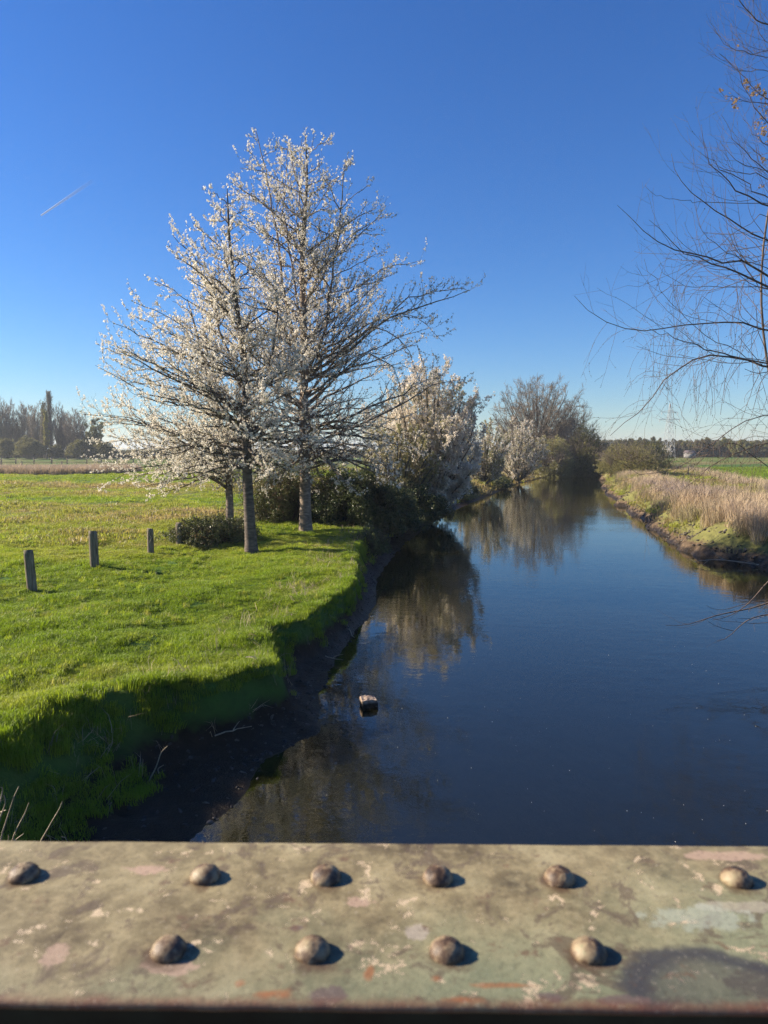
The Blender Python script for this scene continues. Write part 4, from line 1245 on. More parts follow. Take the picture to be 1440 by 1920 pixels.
# dark brambles along the shaded left bank
for j, (px, py, rx, ry, h, lb) in enumerate([(855, 925, 1.6, 4.5, 1.1, 'dark bramble patch on the bank below the pinkish tree'), (930, 905, 1.6, 6, 1.2, 'low dark bramble strip on the bank in front of the small blossom tree'), (1070, 877, 5.0, 5.0, 1.1, 'dark brush hanging over the water at the river bend')]):
    q = G(px, py, GZ * .6)
    stems_and_leaves('bank_bramble', q[0], q[1], rx, ry, h, 4500, M_bush, lb, 'bush', tint=(0, .75), leaf=1.2, nst=60, seed=50 + j, shell=.3)

# ------------------------------------------------------------------ far left: tall trees, pollards, fence
DF = 250.0
gl = 'tall bare trees along the far left edge of the meadow'
T0 = round_tree('bare_tree', 5, 858, DF, 752, 13, None, seed=61, lev=(30, 7, 6, 3), fork=.15, twig_r=.05, up=.25, narrow=False, trunk_r=.3)
T1 = round_tree('bare_tree', 45, 858, DF + 6, 757, 17, None, seed=62, lev=(34, 7, 6, 3), fork=.2, twig_r=.05, up=.2, trunk_r=.3)
T2 = round_tree('bare_tree', 146, 858, DF + 2, 770, 22, None, seed=63, lev=(38, 7, 6, 3), fork=.22, twig_r=.05, up=.15, trunk_r=.3)
for T_, lb in ((T0, 'tall bare tree at the left edge of the far tree row'), (T1, 'wide bare tree above the large round pollard willow'), (T2, 'dome shaped bare tree at the right end of the far tree row')):
    tag(T_, lb, 'tree', gl)
for (px, src, s, dz, rz, lb) in [(20, T0, .98, 4, 1.1, 'second tall bare tree of the far row, behind the left pollard'), (68, T1, .95, -3, 2.0, 'bare tree just left of the dark poplar'), (115, T0, .93, 5, 3.0, 'bare tree just right of the tall poplar'), (-18, T1, 1.0, 2, .5, 'bare tree cut by the left edge of the far row'), (-45, T0, 1.0, 2, 2.5, 'bare tree beyond the left end of the far row'), (128, T1, .85, 9, 4.0, 'bare tree in the dip between the poplar and the dome shaped tree')]:
    p_ = W(px, 858, DF + dz); clone(src, (p_[0], p_[1], float(hgt(p_[0], p_[1]))), s, rz, lb)
round_tree('poplar_tree', 96, 858, DF - 3, 740, 8, 'tall pointed poplar standing above the far left tree row', seed=64, lev=(26, 7, 5, 3), fork=.08, twig_r=.04, up=.45, narrow=True, leafm=M_wood_far, n_leaf=900, leaf_s=1.9, tint=(0, .6), protos=LB)
round_tree('poplar_tree', 84, 858, DF - 8, 762, 6, 'brownish slim poplar left of the tall pointed one', seed=65, lev=(20, 7, 5, 3), fork=.08, twig_r=.04, up=.45, narrow=True, leafm=M_wood_far, n_leaf=800, leaf_s=2.6, tint=(.2, .8), protos=LB)
round_tree('poplar_tree', 88, 858, DF - 14, 775, 4, 'thin yellow green young poplar in front of the tall one', seed=66, lev=(14, 6, 4, 0), fork=.1, twig_r=.04, up=.45, narrow=True, leafm=M_yellowleaf, n_leaf=1500, leaf_s=3.0, tint=(0, 1), protos=LB)
round_tree('spring_tree', 178, 858, DF - 5, 784, 14, 'light green leafing tree partly hidden by the blossom, right of the far tree row', seed=67, lev=(14, 7, 5, 0), fork=.15, twig_r=.04, leafm=M_yellowleaf, n_leaf=2500, leaf_s=4.2, tint=(0, .6), protos=LB)

for j, (px, w_, top, lb) in enumerate([(58, 27, 822, 'largest round olive green pollard willow in the far left row'), (104, 13, 837, 'small round pollard willow between two larger ones'), (148, 20, 829, 'round dark stemmed pollard willow right of the small one'), (12, 17, 826, 'pollard willow with a clear dark stem at the left edge'), (196, 22, 830, 'pollard willow half hidden behind the lowest blossom branches')]):
    D_ = 232 + (j % 2) * 6
    p_ = W(px, 861, D_); hh = (861 - top) * D_ / F
    r = stems_and_leaves('pollard_willow', p_[0], p_[1], w_ * D_ / F, w_ * D_ / F * .8, hh * .78, 4200, M_olive, lb, 'tree', stem_mat=M_far_twig, tint=(0, .6), leaf=3.3, nst=120, seed=70 + j, shell=.5, stem_r=.07, group='pollard willows in the far left row', lift=hh * .22)
    link_mesh('trunk', *tubes(np.array([(0, 0, -.3), (0, 0, 1.0), (.1, 0, hh * .42)]), np.array([.6, .5, .7]), 8), M_grey_bark, r)

# dark underbrush hedge below the far trees
x = rng.uniform(-150, 15, 9000); y = 262 + rng.normal(size=9000) * 3 + vnoise(x, x * 0, 20, 91) * 10
z = GZ + rng.random(9000) ** 1.2 * (3.0 + 3.0 * vnoise(x, x * 0, 9, 92))
o = instanced('far_hedge', LB, np.stack([x, y, z], 1), rng.uniform(4, 7, 9000), rng.uniform(0, 6.28, (9000, 3)), rng.integers(0, 4, 9000), rng.uniform(0, .6, 9000), M_wood_far)
tag(o, 'dark continuous underbrush below the far left trees', 'hedge', kind='stuff')

m, nt, out = new_mat('far_fence_wood'); b = NB(nt)
b.l(b.principled((0.16, 0.14, 0.11), .85, .2).outputs[0], out.inputs[0]); M_ff = m
fb = G(97, 870, GZ); FD = float(fb[1])
fence = empty('rail_fence', (fb[0], FD, GZ)); tag(fence, 'long low wooden rail fence across the far left meadow', 'fence')
fx = [W(px, 870, FD)[0] - fb[0] for px in (-60, -30, 3, 30, 64, 97, 126, 163, 190, 220, 250)]
for k, xx_ in enumerate(fx):
    th = .32 if k == 5 else .2
    link_mesh('post', *boxes([(0, 0, .6, th, .2, 1.5)]), M_ff, fence).location = (xx_, 0, 0)
for k in range(len(fx) - 1):
    L_ = fx[k + 1] - fx[k]
    for zz1 in (.95, .4):
        link_mesh('rail', *boxes([(0, -.12, 0, L_ - .04, .05, .12)]), M_ff, fence).location = ((fx[k] + fx[k + 1]) / 2, 0, zz1)
for px, lb in ((2, 'short far post at the left edge in front of the rail fence'), (41, 'short far post in front of the rail fence below the round pollard'), (116, 'short far post just above the dry reed belt')):
    q = G(px, 878, GZ)
    o = link_mesh('fence_post', *tubes(np.array([(0, 0, -.2), (0, 0, .5), (.02, 0, 1.2)]), np.array([.12, .12, .11]), 6, cap=True), M_ff); o.location = q
    tag(o, lb, 'fence post', 'short far posts in front of the rail fence')

# ------------------------------------------------------------------ far right: wood, pylon, shed
gw = 'trees of the wood behind the right field'
kinds = []
for j, (tn_, lv, lm) in enumerate([((0, .45), (12, 7, 5, 0), M_wood_far), ((.1, .6), (13, 7, 5, 0), M_wood_far), ((.6, 1.0), (12, 7, 5, 0), M_wood_far)]):
    T_ = round_tree('wood_tree', [1165, 1195, 1345][j], 857, 268 + j * 3, [829, 824, 822][j], [20, 22, 24][j], ['olive brown tree at the left end of the wood', 'tall brown budding tree of the wood, left of the pylon', 'rounded yellow green tree in the wood behind the right field'][j], gw, seed=81 + j, lev=lv, fork=.12, twig_r=.05, leafm=lm, n_leaf=2800, leaf_s=4.5, tint=tn_, protos=LB)
    kinds.append(T_)
lbs = {0: 'dark brown budding tree in the unbroken row of the far wood', 1: 'olive brown broad tree in the unbroken row of the far wood', 2: 'light yellow green tree in the unbroken row of the far wood'}
seq = [(1150, 0, .85), (1180, 1, .95), (1212, 0, 1.0), (1226, 1, 1.05), (1240, 0, 1.0), (1258, 1, .95), (1273, 0, .92), (1290, 2, .93), (1305, 0, 1.0), (1320, 1, 1.02), (1333, 0, .98), (1358, 1, 1.05), (1372, 0, 1.0), (1388, 2, .92), (1402, 2, .85), (1416, 1, .85), (1430, 2, .9), (1446, 2, .8), (1462, 1, .9), (1480, 0, .95), (1500, 1, 1.0), (1520, 2, .9)]
for j, (px, k_, s) in enumerate(seq):
    p_ = W(px, 857, 266 + (j * 7) % 13)
    clone(kinds[k_], (p_[0], p_[1], float(hgt(p_[0], p_[1]))), s, j * 1.3, lbs[k_])
# wood behind, as one mass closing the gaps
x = rng.uniform(70, 175, 6000); y = 290 + rng.normal(size=6000) * 5
z = GZ + rng.random(6000) * (6.6 + 2.2 * vnoise(x, x * 0, 9, 95))
o = instanced('far_wood', LB, np.stack([x, y, z], 1), rng.uniform(5, 8, 6000), rng.uniform(0, 6.28, (6000, 3)), rng.integers(0, 4, 6000), np.clip(.25 + vnoise(x, x * 0, 14, 96) * .8, 0, 1), M_wood_far)
tag(o, 'dark depth of the wood behind the right field', 'wood', kind='stuff')
round_tree('blossoming_tree', 1252, 858, 255, 836, 8, 'small white blossoming tree at the foot of the pylon', seed=86, leafm=M_blossom_far, n_leaf=900, leaf_s=4.5, lev=(9, 6, 4, 0), fork=.1, tint=(0, .4), protos=PB[:4], twig_r=.04, part='blossom')

m, nt, out = new_mat('galvanised_steel'); b = NB(nt)
b.l(b.principled((0.42, 0.43, 0.44), .5, .4).outputs[0], out.inputs[0]); M_galv = m
PD = 250.0
pb = W(1253, 857, PD); ptop = W(1253, 757, PD)[2] - GZ
pyl = empty('electricity_pylon', (pb[0], PD, GZ), .2); tag(pyl, 'grey lattice electricity pylon rising above the wood', 'pylon')
segs = []
lv = [0, 3.4, 6.4, 9.0, 11.2, 13.2, 15.0, 16.6, ptop]
wd = lambda z_: 1.55 * (1 - z_ / ptop) ** .9 + .12
for k in range(len(lv) - 1):
    za, zb = lv[k], lv[k + 1]; wa, wb = wd(za), wd(zb)
    for sx_, sy_ in ((1, 1), (1, -1), (-1, -1), (-1, 1)):
        segs.append(((sx_ * wa, sy_ * wa, za), (sx_ * wb, sy_ * wb, zb), .07))
        nx, ny = (-sy_, sx_)
        segs.append(((sx_ * wa, sy_ * wa, za), (nx * wb, ny * wb, zb), .035))
        segs.append(((nx * wa, ny * wa, za), (sx_ * wb, sy_ * wb, zb), .035))
        segs.append(((sx_ * wb, sy_ * wb, zb), (nx * wb, ny * wb, zb), .03))
P = np.array([[s[0], s[1]] for s in segs]); R_ = np.array([[s[2], s[2]] for s in segs])
link_mesh('lattice_mast', *tubes(P, R_, 4), M_galv, pyl)
for z_, w_ in ((ptop - 2.9, 3.1), (ptop - 5.4, 3.8)):
    segs = [((-w_, 0, z_), (w_, 0, z_), .07), ((-w_, 0, z_), (0, 0, z_ + .8), .05), ((w_, 0, z_), (0, 0, z_ + .8), .05)]
    segs += [((q_, 0, z_), (q_, 0, z_ + .8 * (1 - abs(q_) / w_)), .03) for q_ in (-2, -1, 1, 2)]
    link_mesh('cross_arm', *tubes(np.array([[s[0], s[1]] for s in segs]), np.array([[s[2], s[2]] for s in segs]), 4), M_galv, pyl)
    for q_ in (-w_, w_):
        link_mesh('insulator', *tubes(np.array([(q_, 0, z_), (q_, 0, z_ - .5), (q_, 0, z_ - 1.0)]), np.array([.05, .11, .05]), 6), M_galv, pyl)

p_ = W(1284, 858, 252)
m, nt, out = new_mat('pale_shed_wall'); b = NB(nt); b.l(b.principled((0.27, 0.26, 0.25), .8, .2).outputs[0], out.inputs[0]); M_shed = m
m, nt, out = new_mat('shed_roof_sheet'); b = NB(nt); b.l(b.principled((0.16, 0.13, 0.12), .7, .2).outputs[0], out.inputs[0]); M_sroof = m
shed = empty('field_shed', (p_[0], 248, GZ)); tag(shed, 'small pale shed with dark roof at the edge of the far wood', 'shed')
link_mesh('wall', *boxes([(0, 0, .8, 3.2, 2.4, 1.7)]), M_shed, shed)
link_mesh('roof', np.array([(-1.8, -1.4, 1.8), (1.8, -1.4, 1.8), (1.8, 1.4, 1.8), (-1.8, 1.4, 1.8), (-1.8, 0, 2.7), (1.8, 0, 2.7)]), np.array([(0, 1, 5), (0, 5, 4), (2, 3, 4), (2, 4, 5), (1, 2, 5), (0, 4, 3)]), M_sroof, shed)
link_mesh('door', *boxes([(.6, -1.22, .7, .9, .04, 1.4)]), M_sroof, shed)
q = G(1290, 893, GZ)
o = link_mesh('fence_post', *tubes(np.array([(0, 0, -.2), (0, 0, .6), (.02, 0, 1.35)]), np.array([.09, .09, .08]), 8, cap=True), M_post); o.location = q
tag(o, 'thin dark post among the dry reeds beside the green field', 'fence post')

# ------------------------------------------------------------------ the bare overhanging tree on the right
rng = np.random.default_rng(99)
OD = 16.0
ob = np.array([12.8, 17.0, 0.0]); ob[2] = float(hgt(ob[0], ob[1]))
ovt = empty('overhanging_bare_tree', ob); tag(ovt, 'bare thin twigged tree reaching in from the right over the river', 'tree')


def zr(x_, y_): return (1060 + x_ / 2.742, y_ / 2.742)      # from the enlarged reading of the photo


main = [  # (points read off, radius start, end) – from the trunk side outward
    ([(1500, 800), (1042, 480 * 2.742 / 2.742)], 0, 0)][:0]
B = []


def br(pts_, r0, r1, d0=0.0, d1=0.0):
    P = np.array([W(*zr(x_, y_), OD + d0 + (d1 - d0) * i / (len(pts_) - 1)) for i, (x_, y_) in enumerate(pts_)])
    d = np.concatenate([[0], np.cumsum(np.linalg.norm(np.diff(P, axis=0), axis=1))]); t = np.linspace(0, d[-1], 14)
    # smooth through Catmull-like resample
    Q = np.stack([np.interp(t, d, P[:, i]) for i in range(3)], 1)
    for _ in range(2): Q[1:-1] = (Q[:-2] + 2 * Q[1:-1] + Q[2:]) / 4
    B.append((Q, np.linspace(r0, r1, 14)))


br([(1300, 1800), (1042, 1690), (960, 1665), (860, 1655), (800, 1648), (640, 1670), (480, 1697), (400, 1698), (320, 1722), (260, 1695), (170, 1640), (90, 1598), (60, 1560), (47, 1522)], .035, .005, .6, -.8)
br([(1300, 1960), (1042, 1890), (950, 1860), (860, 1835), (770, 1815), (700, 1815), (620, 1840), (560, 1890), (510, 1960), (440, 2050), (380, 2150), (300, 2200), (230, 2240)], .04, .006, .2, -.5)
br([(850, 1830), (700, 1790), (600, 1750), (500, 1710), (430, 1690)], .02, .006, 0, -.6)
br([(1300, 1620), (1042, 1480), (960, 1430), (850, 1385), (740, 1355), (650, 1310), (560, 1255), (470, 1200), (430, 1130)], .045, .005, .4, -.4)
br([(1300, 1560), (1042, 1415), (950, 1370), (860, 1340), (720, 1320), (600, 1300), (540, 1290), (480, 1255), (380, 1180), (300, 1120), (267, 1055)], .04, .005, -.3, -1.0)
br([(1300, 1400), (1042, 1245), (960, 1190), (860, 1140), (760, 1090), (700, 1035), (600, 955), (560, 905), (543, 850), (545, 790)], .035, .005, .5, .2)
br([(700, 1038), (640, 1036), (560, 1028), (480, 1015), (440, 985), (415, 948)], .009, .004, .3, .1)
br([(1300, 1180), (1042, 1065), (960, 1010), (880, 960), (800, 905), (740, 860), (710, 800), (700, 740), (700, 640)], .035, .004, -.4, -.9)
br([(1200, 1100), (1042, 1015), (940, 960), (860, 895), (780, 860), (730, 820), (700, 760), (690, 700)], .02, .004, 0, -.3)
br([(1200, 950), (1042, 915), (950, 895), (860, 885), (800, 870), (760, 830), (750, 790)], .02, .004, .4, .5)
br([(1200, 1000), (1042, 880), (940, 800), (870, 725), (820, 650), (802, 590)], .018, .004, -.5, -.9)
br([(1250, 940), (1042, 870), (960, 865), (880, 830), (820, 780), (797, 727)], .018, .004, .2, .4)
br([(1150, 860), (1042, 820), (1000, 800), (950, 760), (930, 728)], .012, .004, .3, .3)
br([(1250, 860), (1042, 745), (985, 705), (930, 650), (912, 610)], .02, .004, .1, .2)
br([(1250, 720), (1042, 640), (980, 590), (940, 520), (910, 440), (870, 300), (855, 120)], .018, .004, -.2, -.6)
br([(1250, 560), (1042, 535), (960, 535), (880, 515), (830, 490), (795, 465)], .016, .005, .2, 0)
br([(1250, 680), (1042, 520), (980, 470), (920, 410), (885, 350), (790, 275)], .018, .004, 0, 0)
br([(1250, 340), (1042, 365), (960, 376), (880, 350), (830, 315), (790, 275)], .014, .004, .6, .3)
br([(1250, 200), (1042, 258), (960, 278), (880, 265), (820, 235), (762, 155)], .014, .004, -.6, -.4)
br([(1250, 300), (1042, 308), (980, 290), (900, 235), (855, 165), (850, 120)], .014, .004, .1, .2)
br([(1300, 200), (1042, 128), (980, 100), (930, 65), (880, 0), (840, -70)], .03, .010, .4, .2)
br([(1250, 300), (1042, 245), (1000, 180), (965, 100), (880, 30)], .014, .004, -.3, -.3)
br([(1200, 1340), (1042, 1335), (900, 1350), (780, 1350), (690, 1370), (640, 1345), (590, 1310)], .014, .004, 0, .2)
br([(1250, 1490), (1042, 1480), (900, 1478), (760, 1470), (680, 1470), (600, 1480), (540, 1450), (480, 1360)], .018, .004, .8, .6)
br([(1100, 1300), (860, 1330), (640, 1340), (520, 1395), (480, 1360)], .010, .003, .5, .5)
br([(1100, 1250), (700, 1330), (500, 1420), (380, 1480), (250, 1490)], .010, .003, -1, -1.2)
br([(1000, 1100), (760, 1290), (500, 1500), (400, 1575), (320, 1595)], .009, .003, -.2, -.8)
br([(1042, 1380), (830, 1310), (720, 1210), (680, 1120), (662, 1000)], .012, .004, -.7, -.8)
br([(1000, 1850), (700, 1720), (560, 1590), (440, 1440), (405, 1330)], .012, .004, -.8, -1.1)
br([(1042, 2400), (960, 2330), (860, 2260), (760, 2300), (660, 2400), (560, 2480)], .014, .004, .3, .2)
br([(1300, 2230), (1042, 2270), (930, 2300), (800, 2360), (700, 2440), (600, 2520), (520, 2560)], .022, .004, .5, 0)
br([(1300, 2150), (1042, 2120), (880, 2160), (790, 2230), (700, 2330), (560, 2430), (480, 2480), (300, 2400), (220, 2350)], .018, .004, -.4, -.6)
# upright stem seen at the frame edge
br([(1060, 2000), (1008, 1690), (1000, 1480), (1005, 1350), (1015, 1220), (1042, 1080), (1080, 900), (1110, 700), (1130, 400), (1150, 0)], .045, .02, .5, .2)
bP = np.array([q_[0] for q_ in B]); bR = np.array([q_[1] for q_ in B]); bR[:-1] *= 0.72; bR[-1] *= .6
bP[:-1, 1:-1] += rng.normal(size=bP[:-1, 1:-1].shape) * .026
# trunk outside the frame
tk = np.array([ob - [0, 0, .3], ob + [-.3, 0, 1.8], [12.0, 16.8, 4.0], [11.3, 16.6, 7], [10.6, 16.4, 10.5], [10.2, 16.3, 14.5]])
tkP = np.stack([np.interp(np.linspace(0, 5, 18), range(6), tk[:, i]) for i in range(3)], 1)
tkR = np.linspace(.22, .05, 18)
# carry each bough back to the trunk
bk = []
for P_ in bP:
    e = P_[0]
    k_ = np.argmin(np.abs(tkP[:, 2] - (e[2] - .3)))
    bk.append(bez(tkP[k_], (tkP[k_] + e) / 2 + [0, 0, -.15], e, 6))
bk = np.array(bk); bkR = bR[:, :1] * np.linspace(1.6, 1.02, 6)[None]
v, q = join([tubes(tkP, tkR, 10), tubes(bP, bR, 6), tubes(bk, bkR, 6)])
link_mesh('trunk', v - ob, q, M_willow_twig, ovt, smooth=True)
wide = bP[[i for i in range(len(bP)) if bR[i, 0] > .008]]; wideR = bR[[i for i in range(len(bP)) if bR[i, 0] > .008]]
t1_, t1r = spawn(wide, wideR, 11, .05, .9, .35, 1.0, lambda L, t: .17 * L + .45, 8, up=.10, wob=.10, rfac=.4, rmin=.0032, tip=.5)
# hanging fine twigs from the lower boughs
low = bP[[0, 1, 2, 3, 29, 30, 31, 23]]; lowR = bR[[0, 1, 2, 3, 29, 30, 31, 23]]
t2_, t2r = spawn(low, lowR, 24, .02, .85, .8, 1.6, lambda L, t: .05 * L + 1.35, 8, up=-.30, wob=.10, rfac=.3, rmin=.0030, tip=.6)
t3_, t3r = spawn(t1_, t1r, 2, .3, .95, .4, .9, lambda L, t: .35 * L + .08, 5, up=.05, wob=.15, rfac=.7, rmin=.0026, tip=.6)
t4_, t4r = spawn(t2_, t2r, 2, .3, .95, .4, .9, lambda L, t: .3 * L + .05, 5, up=-.1, wob=.2, rfac=.8, rmin=.0026, tip=.6)
v, q = join([tubes(t1_, t1r, 4), tubes(t2_, t2r, 4), tubes(t3_, t3r, 3), tubes(t4_, t4r, 3)])
link_mesh('twigs', v - ob, q, M_willow_twig, ovt)
bud = np.vstack([sample(t2_, 7), sample(t4_, 3), sample(t1_, 2), sample(bP[29:32], 14)])
pb_ = [cluster(3, .012, .022, 400 + k, aspect=.4) for k in range(3)]
n_ = len(bud)
o = instanced('buds', pb_, bud - ob, rng.uniform(.6, 1.3, n_), rng.uniform(0, 6.28, (n_, 3)), rng.integers(0, 3, n_), rng.random(n_) * .5, M_bush, ovt); tag(o, kind='stuff')
# dried seed bunches near the top
sd = []
for (x_, y_, n0, sp_r) in [(800, 465, 5, 10), (830, 490, 5, 14), (875, 510, 14, 18), (870, 548, 12, 14), (925, 420, 16, 18), (935, 450, 12, 14), (995, 452, 26, 18), (965, 485, 16, 16), (1020, 490, 22, 22), (1000, 640, 26, 30), (1015, 680, 26, 26), (1030, 600, 16, 30), (1020, 820, 16, 14), (1010, 955, 6, 10), (1060, 560, 40, 40), (1070, 700, 40, 40), (890, 235, 4, 8)]:
    for _ in range(n0):
        sd.append(W(*zr(x_ + rng.normal() * sp_r * .6, y_ + rng.normal() * sp_r * .6), OD + rng.normal() * .1))
sd = np.array(sd); n_ = len(sd)
o = instanced('dried_seeds', [cluster(5, .02, .045, 410 + k, aspect=.5) for k in range(3)], sd - ob, rng.uniform(.6, 1.2, n_), rng.uniform(0, 6.28, (n_, 3)), rng.integers(0, 3, n_), rng.random(n_), M_seed, ovt); tag(o, kind='stuff')

# low boughs over the water at the right edge
lb_ = np.array([11.4, 15.2, .0]); lb_[2] = .05


def curve_world(pts_, Y0, Y1, r0, r1, n_=14):
    P = np.array([W(x_, y_, Y0 + (Y1 - Y0) * i / (len(pts_) - 1)) for i, (x_, y_) in enumerate(pts_)])
    d = np.concatenate([[0], np.cumsum(np.linalg.norm(np.diff(P, axis=0), axis=1))]); t = np.linspace(0, d[-1], n_)
    Q = np.stack([np.interp(t, d, P[:, i]) for i in range(3)], 1)
    Q[1:-1] = (Q[:-2] + 2 * Q[1:-1] + Q[2:]) / 4
    return Q, np.linspace(r0, r1, n_)


z2 = lambda l: [(1060 + a / 3.429, 680 + c_ / 3.429) for a, c_ in l]
cs = [curve_world(z2([(1700, 1450), (1500, 1480), (1303, 1540), (1230, 1575), (1120, 1595), (1030, 1610), (960, 1625), (870, 1660), (780, 1690), (700, 1700), (645, 1688)]), 14.6, 13.6, .022, .004),
      curve_world(z2([(1700, 1150), (1450, 1290), (1303, 1400), (1240, 1480), (1180, 1550), (1100, 1610), (1020, 1645), (950, 1655)]), 14.8, 13.8, .022, .004),
      curve_world(z2([(1700, 1600), (1450, 1605), (1303, 1618), (1220, 1630), (1150, 1665), (1090, 1720), (1040, 1785), (975, 1788)]), 14.3, 13.4, .020, .004),
      curve_world(z2([(1500, 1500), (1303, 1525), (1150, 1550), (1030, 1590), (950, 1590), (905, 1560)]), 14.9, 14.4, .010, .003),
      curve_world(z2([(1080, 1725), (1020, 1710), (960, 1690), (920, 1665)]), 13.5, 13.4, .007, .003),
      curve_world(z2([(1500, 1660), (1303, 1670), (1200, 1680), (1100, 1665), (1000, 1665), (940, 1640)]), 14.5, 14.2, .008, .003)]
lp = np.array([c_[0] for c_ in cs]); lr2 = np.array([c_[1] for c_ in cs])
s_, sr_ = spawn(lp, lr2, 4, .3, .95, .3, .8, lambda L, t: .12 * L + .08, 5, up=.05, wob=.15, rfac=.6, rmin=.003)
lowb = empty('low_branch', tuple(lp[0][0])); lowb.location = tuple(lp[0][0])
tag(lowb, 'bare pale branches dipping low over the water at the right edge', 'branch')
v, q = join([tubes(lp, lr2, 6), tubes(s_, sr_, 3)])
link_mesh('boughs', v - lp[0][0], q, M_willow_twig, lowb)
# bring the low branch to the bank
c0 = lp[0][0]
bkp = bez(c0, (c0 + np.array([13.0, 15.5, 1.0])) / 2 + [0, 0, .3], np.array([13.0, 15.5, .5]), 8)
link_mesh('stem', *(lambda vv, qq: (vv - c0, qq))(*tubes(bkp, np.linspace(.024, .05, 8), 6)), M_willow_twig, lowb)

# driftwood at the foot of the right bank
for j, (pts_, Y0, Y1, r0, lb) in enumerate([([(1455, 1062), (1410, 1050), (1370, 1040)], 26.0, 27.6, .05, 'pale bleached driftwood branch at the muddy foot of the right bank'),
                                           ([(1460, 1066), (1400, 1055), (1340, 1048), (1300, 1053)], 25.5, 26.2, .03, 'thin grey driftwood stick lying in the water by the right bank'),
                                           ([(1365, 1040), (1345, 1037), (1330, 1030)], 28.0, 28.6, .045, 'short pale branch stub on the right bank mud')]):
    P, R_ = curve_world(pts_, Y0, Y1, r0, r0 * .3, 10)
    P[:, 2] = np.maximum(P[:, 2], .03)
    a_, ar_ = spawn(P[None], R_[None], 5, .2, .9, .4, .9, lambda L, t: .25 * L, 4, up=.02, wob=.15, rfac=.6)
    v, q = join([tubes(P, R_, 6), tubes(a_, ar_, 3)])
    o = link_mesh('driftwood', v - P[0], q, M_dry_twig); o.location = tuple(P[0]); tag(o, lb, 'driftwood', 'driftwood at the foot of the right bank')

# ------------------------------------------------------------------ pale twigs near the bridge, left
def twig_thing(pts_list, Y, r, label, name='dry_twig', group=None):
    cs_ = [curve_world(p_, Y + .1 * i, Y + .1 * i - .05, r, r * .35, 12) for i, p_ in enumerate(pts_list)]
    P0 = cs_[0][0][0]
    P = np.array([c_[0] for c_ in cs_]); R_ = np.array([c_[1] for c_ in cs_])
    v, q = tubes(P, R_, 5)
    o = link_mesh(name, v - P0, q, M_dry_twig); o.location = tuple(P0)
    tag(o, label, 'twig', group); return o


zt = lambda l: [(a / 4.235, 1380 + c_ / 4.235) for a, c_ in l]
gt = 'pale dry twigs beside the bridge at lower left'
twig_thing([zt([(-60, 1500), (0, 800), (60, 650), (95, 540), (110, 460), (150, 400)])], 2.9, .006, 'long pale twig curving up at the far left beside the girder', group=gt)
twig_thing([zt([(40, 1300), (90, 830), (150, 700), (205, 610), (230, 530)])], 3.0, .005, 'pale twig second from the left behind the girder edge', group=gt)
twig_thing([zt([(200, 1200), (310, 850), (370, 760), (430, 640), (485, 570), (495, 520)])], 3.1, .005, 'pale twig hooked at its tip, right of the others beside the girder', group=gt)
twig_thing([zt([(380, 1200), (400, 850), (405, 800), (385, 778), (365, 785)]), zt([(500, 1200), (530, 860), (535, 810), (510, 785), (485, 800)])], 3.1, .004, 'small hooked twig tips just above the girder edge', group=gt)
twig_thing([zt([(-40, 900), (0, 640), (40, 560), (48, 510), (30, 470)]), zt([(-60, 700), (0, 520), (20, 440), (25, 400), (5, 405)]), zt([(-50, 640), (0, 605), (48, 588)])], 2.8, .005, 'tangle of pale twigs cut by the left picture edge', group=gt)
tp_ = [zt([(60, 1100), (100, 845), (140, 810), (190, 775)]), zt([(80, 1100), (60, 840), (75, 790), (62, 780)]), zt([(160, 1100), (120, 830), (95, 790), (125, 780)])]
twig_thing(tp_, 2.9, .004, 'low tuft of pale twig ends sticking up behind the girder', group=gt)
twig_thing([zt([(1165, 420), (1190, 340), (1240, 250), (1265, 170), (1280, 120), (1330, 80)]), zt([(1180, 372), (1230, 360), (1275, 370)]), zt([(1230, 350), (1265, 310), (1250, 260), (1300, 230)])], 8.6, .012, 'forked pale twig lying on the dark slope of the left bank')

mrng = np.random.default_rng(5)
for j, (px_, py_, a_, L_, lb_) in enumerate([(405, 1395, .5, .55, 'dark forked stick lying on the mud between grass and water'), (500, 1335, 2.4, .40, 'short stick on the mud just left of the river stone'), (665, 1185, 1.9, .6, 'bent root end sticking out of the bank foot where the sky reflection begins'), (610, 1225, -.4, .45, 'thin pale stick at the narrow foot of the left bank')]):
    q = G(px_, py_, .15); q[2] = float(hgt(q[0], q[1])) + .03
    t = np.linspace(0, 1, 8)[:, None]
    P = q + t * np.array([math.cos(a_), math.sin(a_), .10]) * L_ + np.cumsum(mrng.normal(size=(8, 3)), 0) * .012
    P[:, 2] = np.maximum(P[:, 2], hgt(P[:, 0], P[:, 1]) + .01)
    P2 = bez(P[3], P[4] + [0, 0, .08], P[3] + np.array([math.cos(a_ + .8), math.sin(a_ + .8), .25]) * L_ * .5, 8)
    v, qd = tubes(np.array([P, P2]), np.array([np.linspace(.012, .004, 8), np.linspace(.007, .003, 8)]), 5)
    o = link_mesh('stick', v - P[0], qd, M_dry_twig); o.location = tuple(P[0]); tag(o, lb_, 'stick')

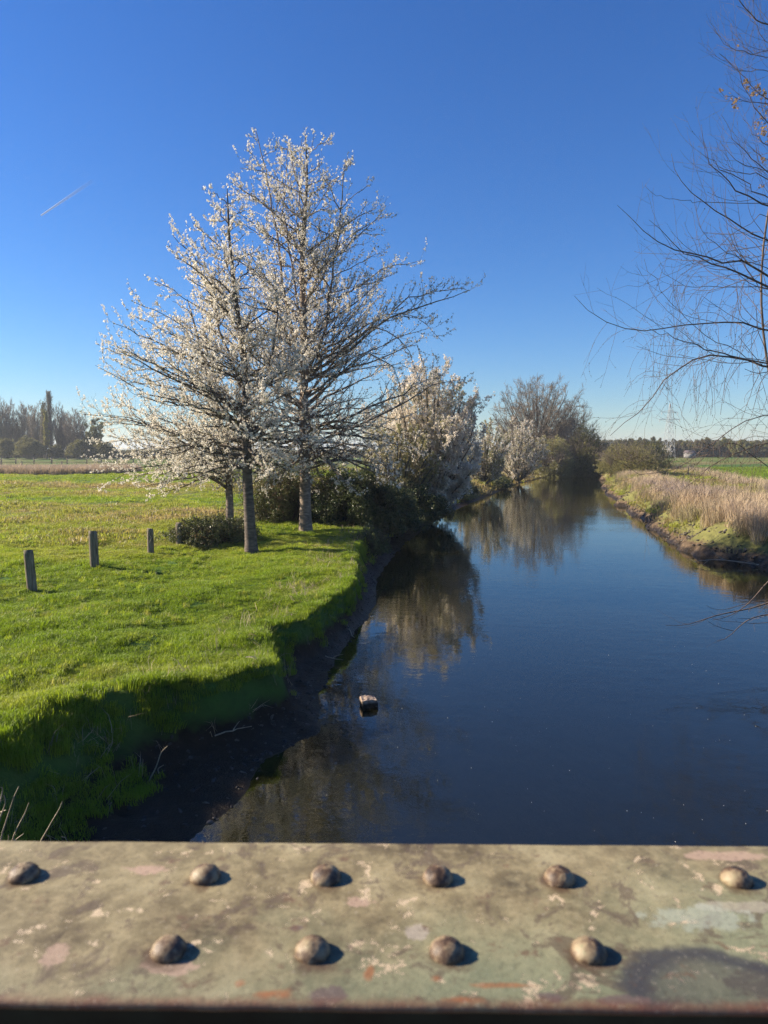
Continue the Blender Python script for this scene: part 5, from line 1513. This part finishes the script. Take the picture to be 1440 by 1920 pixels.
# floating petals
n_ = 110
px = rng.uniform(560, 1440, n_); py = 1180 + 400 * rng.random(n_)
q = G(px, py, .004)
k = q[:, 0] > left_line(q[:, 1]) + .3
q = q[k]; n_ = len(q)
o = instanced('floating_petals', [cluster(1, .001, .03, 500, cup=.1)], q, rng.uniform(.2, .5, n_), np.stack([rng.normal(size=n_) * .1, rng.normal(size=n_) * .1, rng.uniform(0, 6, n_)], 1), np.zeros(n_), rng.uniform(0, .6, n_), M_blossom)
tag(o, 'tiny white petals floating on the dark water', 'petals', kind='stuff')

# ------------------------------------------------------------------ contrails
m, nt, out = new_mat('contrail_ice'); b = NB(nt)
tc = b.n('ShaderNodeTexCoord').outputs['Generated']
sx = b.n('ShaderNodeSeparateXYZ'); b.l(tc, sx.inputs[0])
al = b.ramp(sx.outputs['X'], [(0.0, .55), (.4, .3), (1.0, 0.0)])
d_ = b.n('ShaderNodeBsdfDiffuse'); d_.inputs['Color'].default_value = (.9, .9, .9, 1)
t_ = b.n('ShaderNodeBsdfTransparent'); mx = b.n('ShaderNodeMixShader')
b.l(al, mx.inputs[0]); b.l(t_.outputs[0], mx.inputs[1]); b.l(d_.outputs[0], mx.inputs[2]); b.l(mx.outputs[0], out.inputs[0])
M_con = m
for (a_, c_, r0, lb) in [((77, 404), (175, 338), 13, 'short white contrail high in the blue sky at left')]:
    A_ = W(*a_, 9000); B_ = W(*c_, 9600)
    P = A_ + (B_ - A_) * np.linspace(0, 1, 8)[:, None]
    o = link_mesh('contrail', *(lambda v, q: (v - A_, q))(*tubes(P, np.linspace(r0 * .7, r0 * 1.6, 8), 8)), M_con); o.location = tuple(A_)
    tag(o, lb, 'contrail')

# ------------------------------------------------------------------ air
m, nt, out = new_mat('thin_haze'); b = NB(nt)
pv = b.n('ShaderNodeVolumePrincipled'); pv.inputs['Color'].default_value = (0.86, 0.93, 1.0, 1)
pv.inputs['Density'].default_value = 0.00032; pv.inputs['Anisotropy'].default_value = 0.2
b.l(pv.outputs[0], out.inputs['Volume'])
hz = link_mesh('haze', *boxes([(0, 0, 11.0, 6400, 6400, 28.0)]), m)
tag(hz, 'thin spring haze over the plain', kind='stuff')
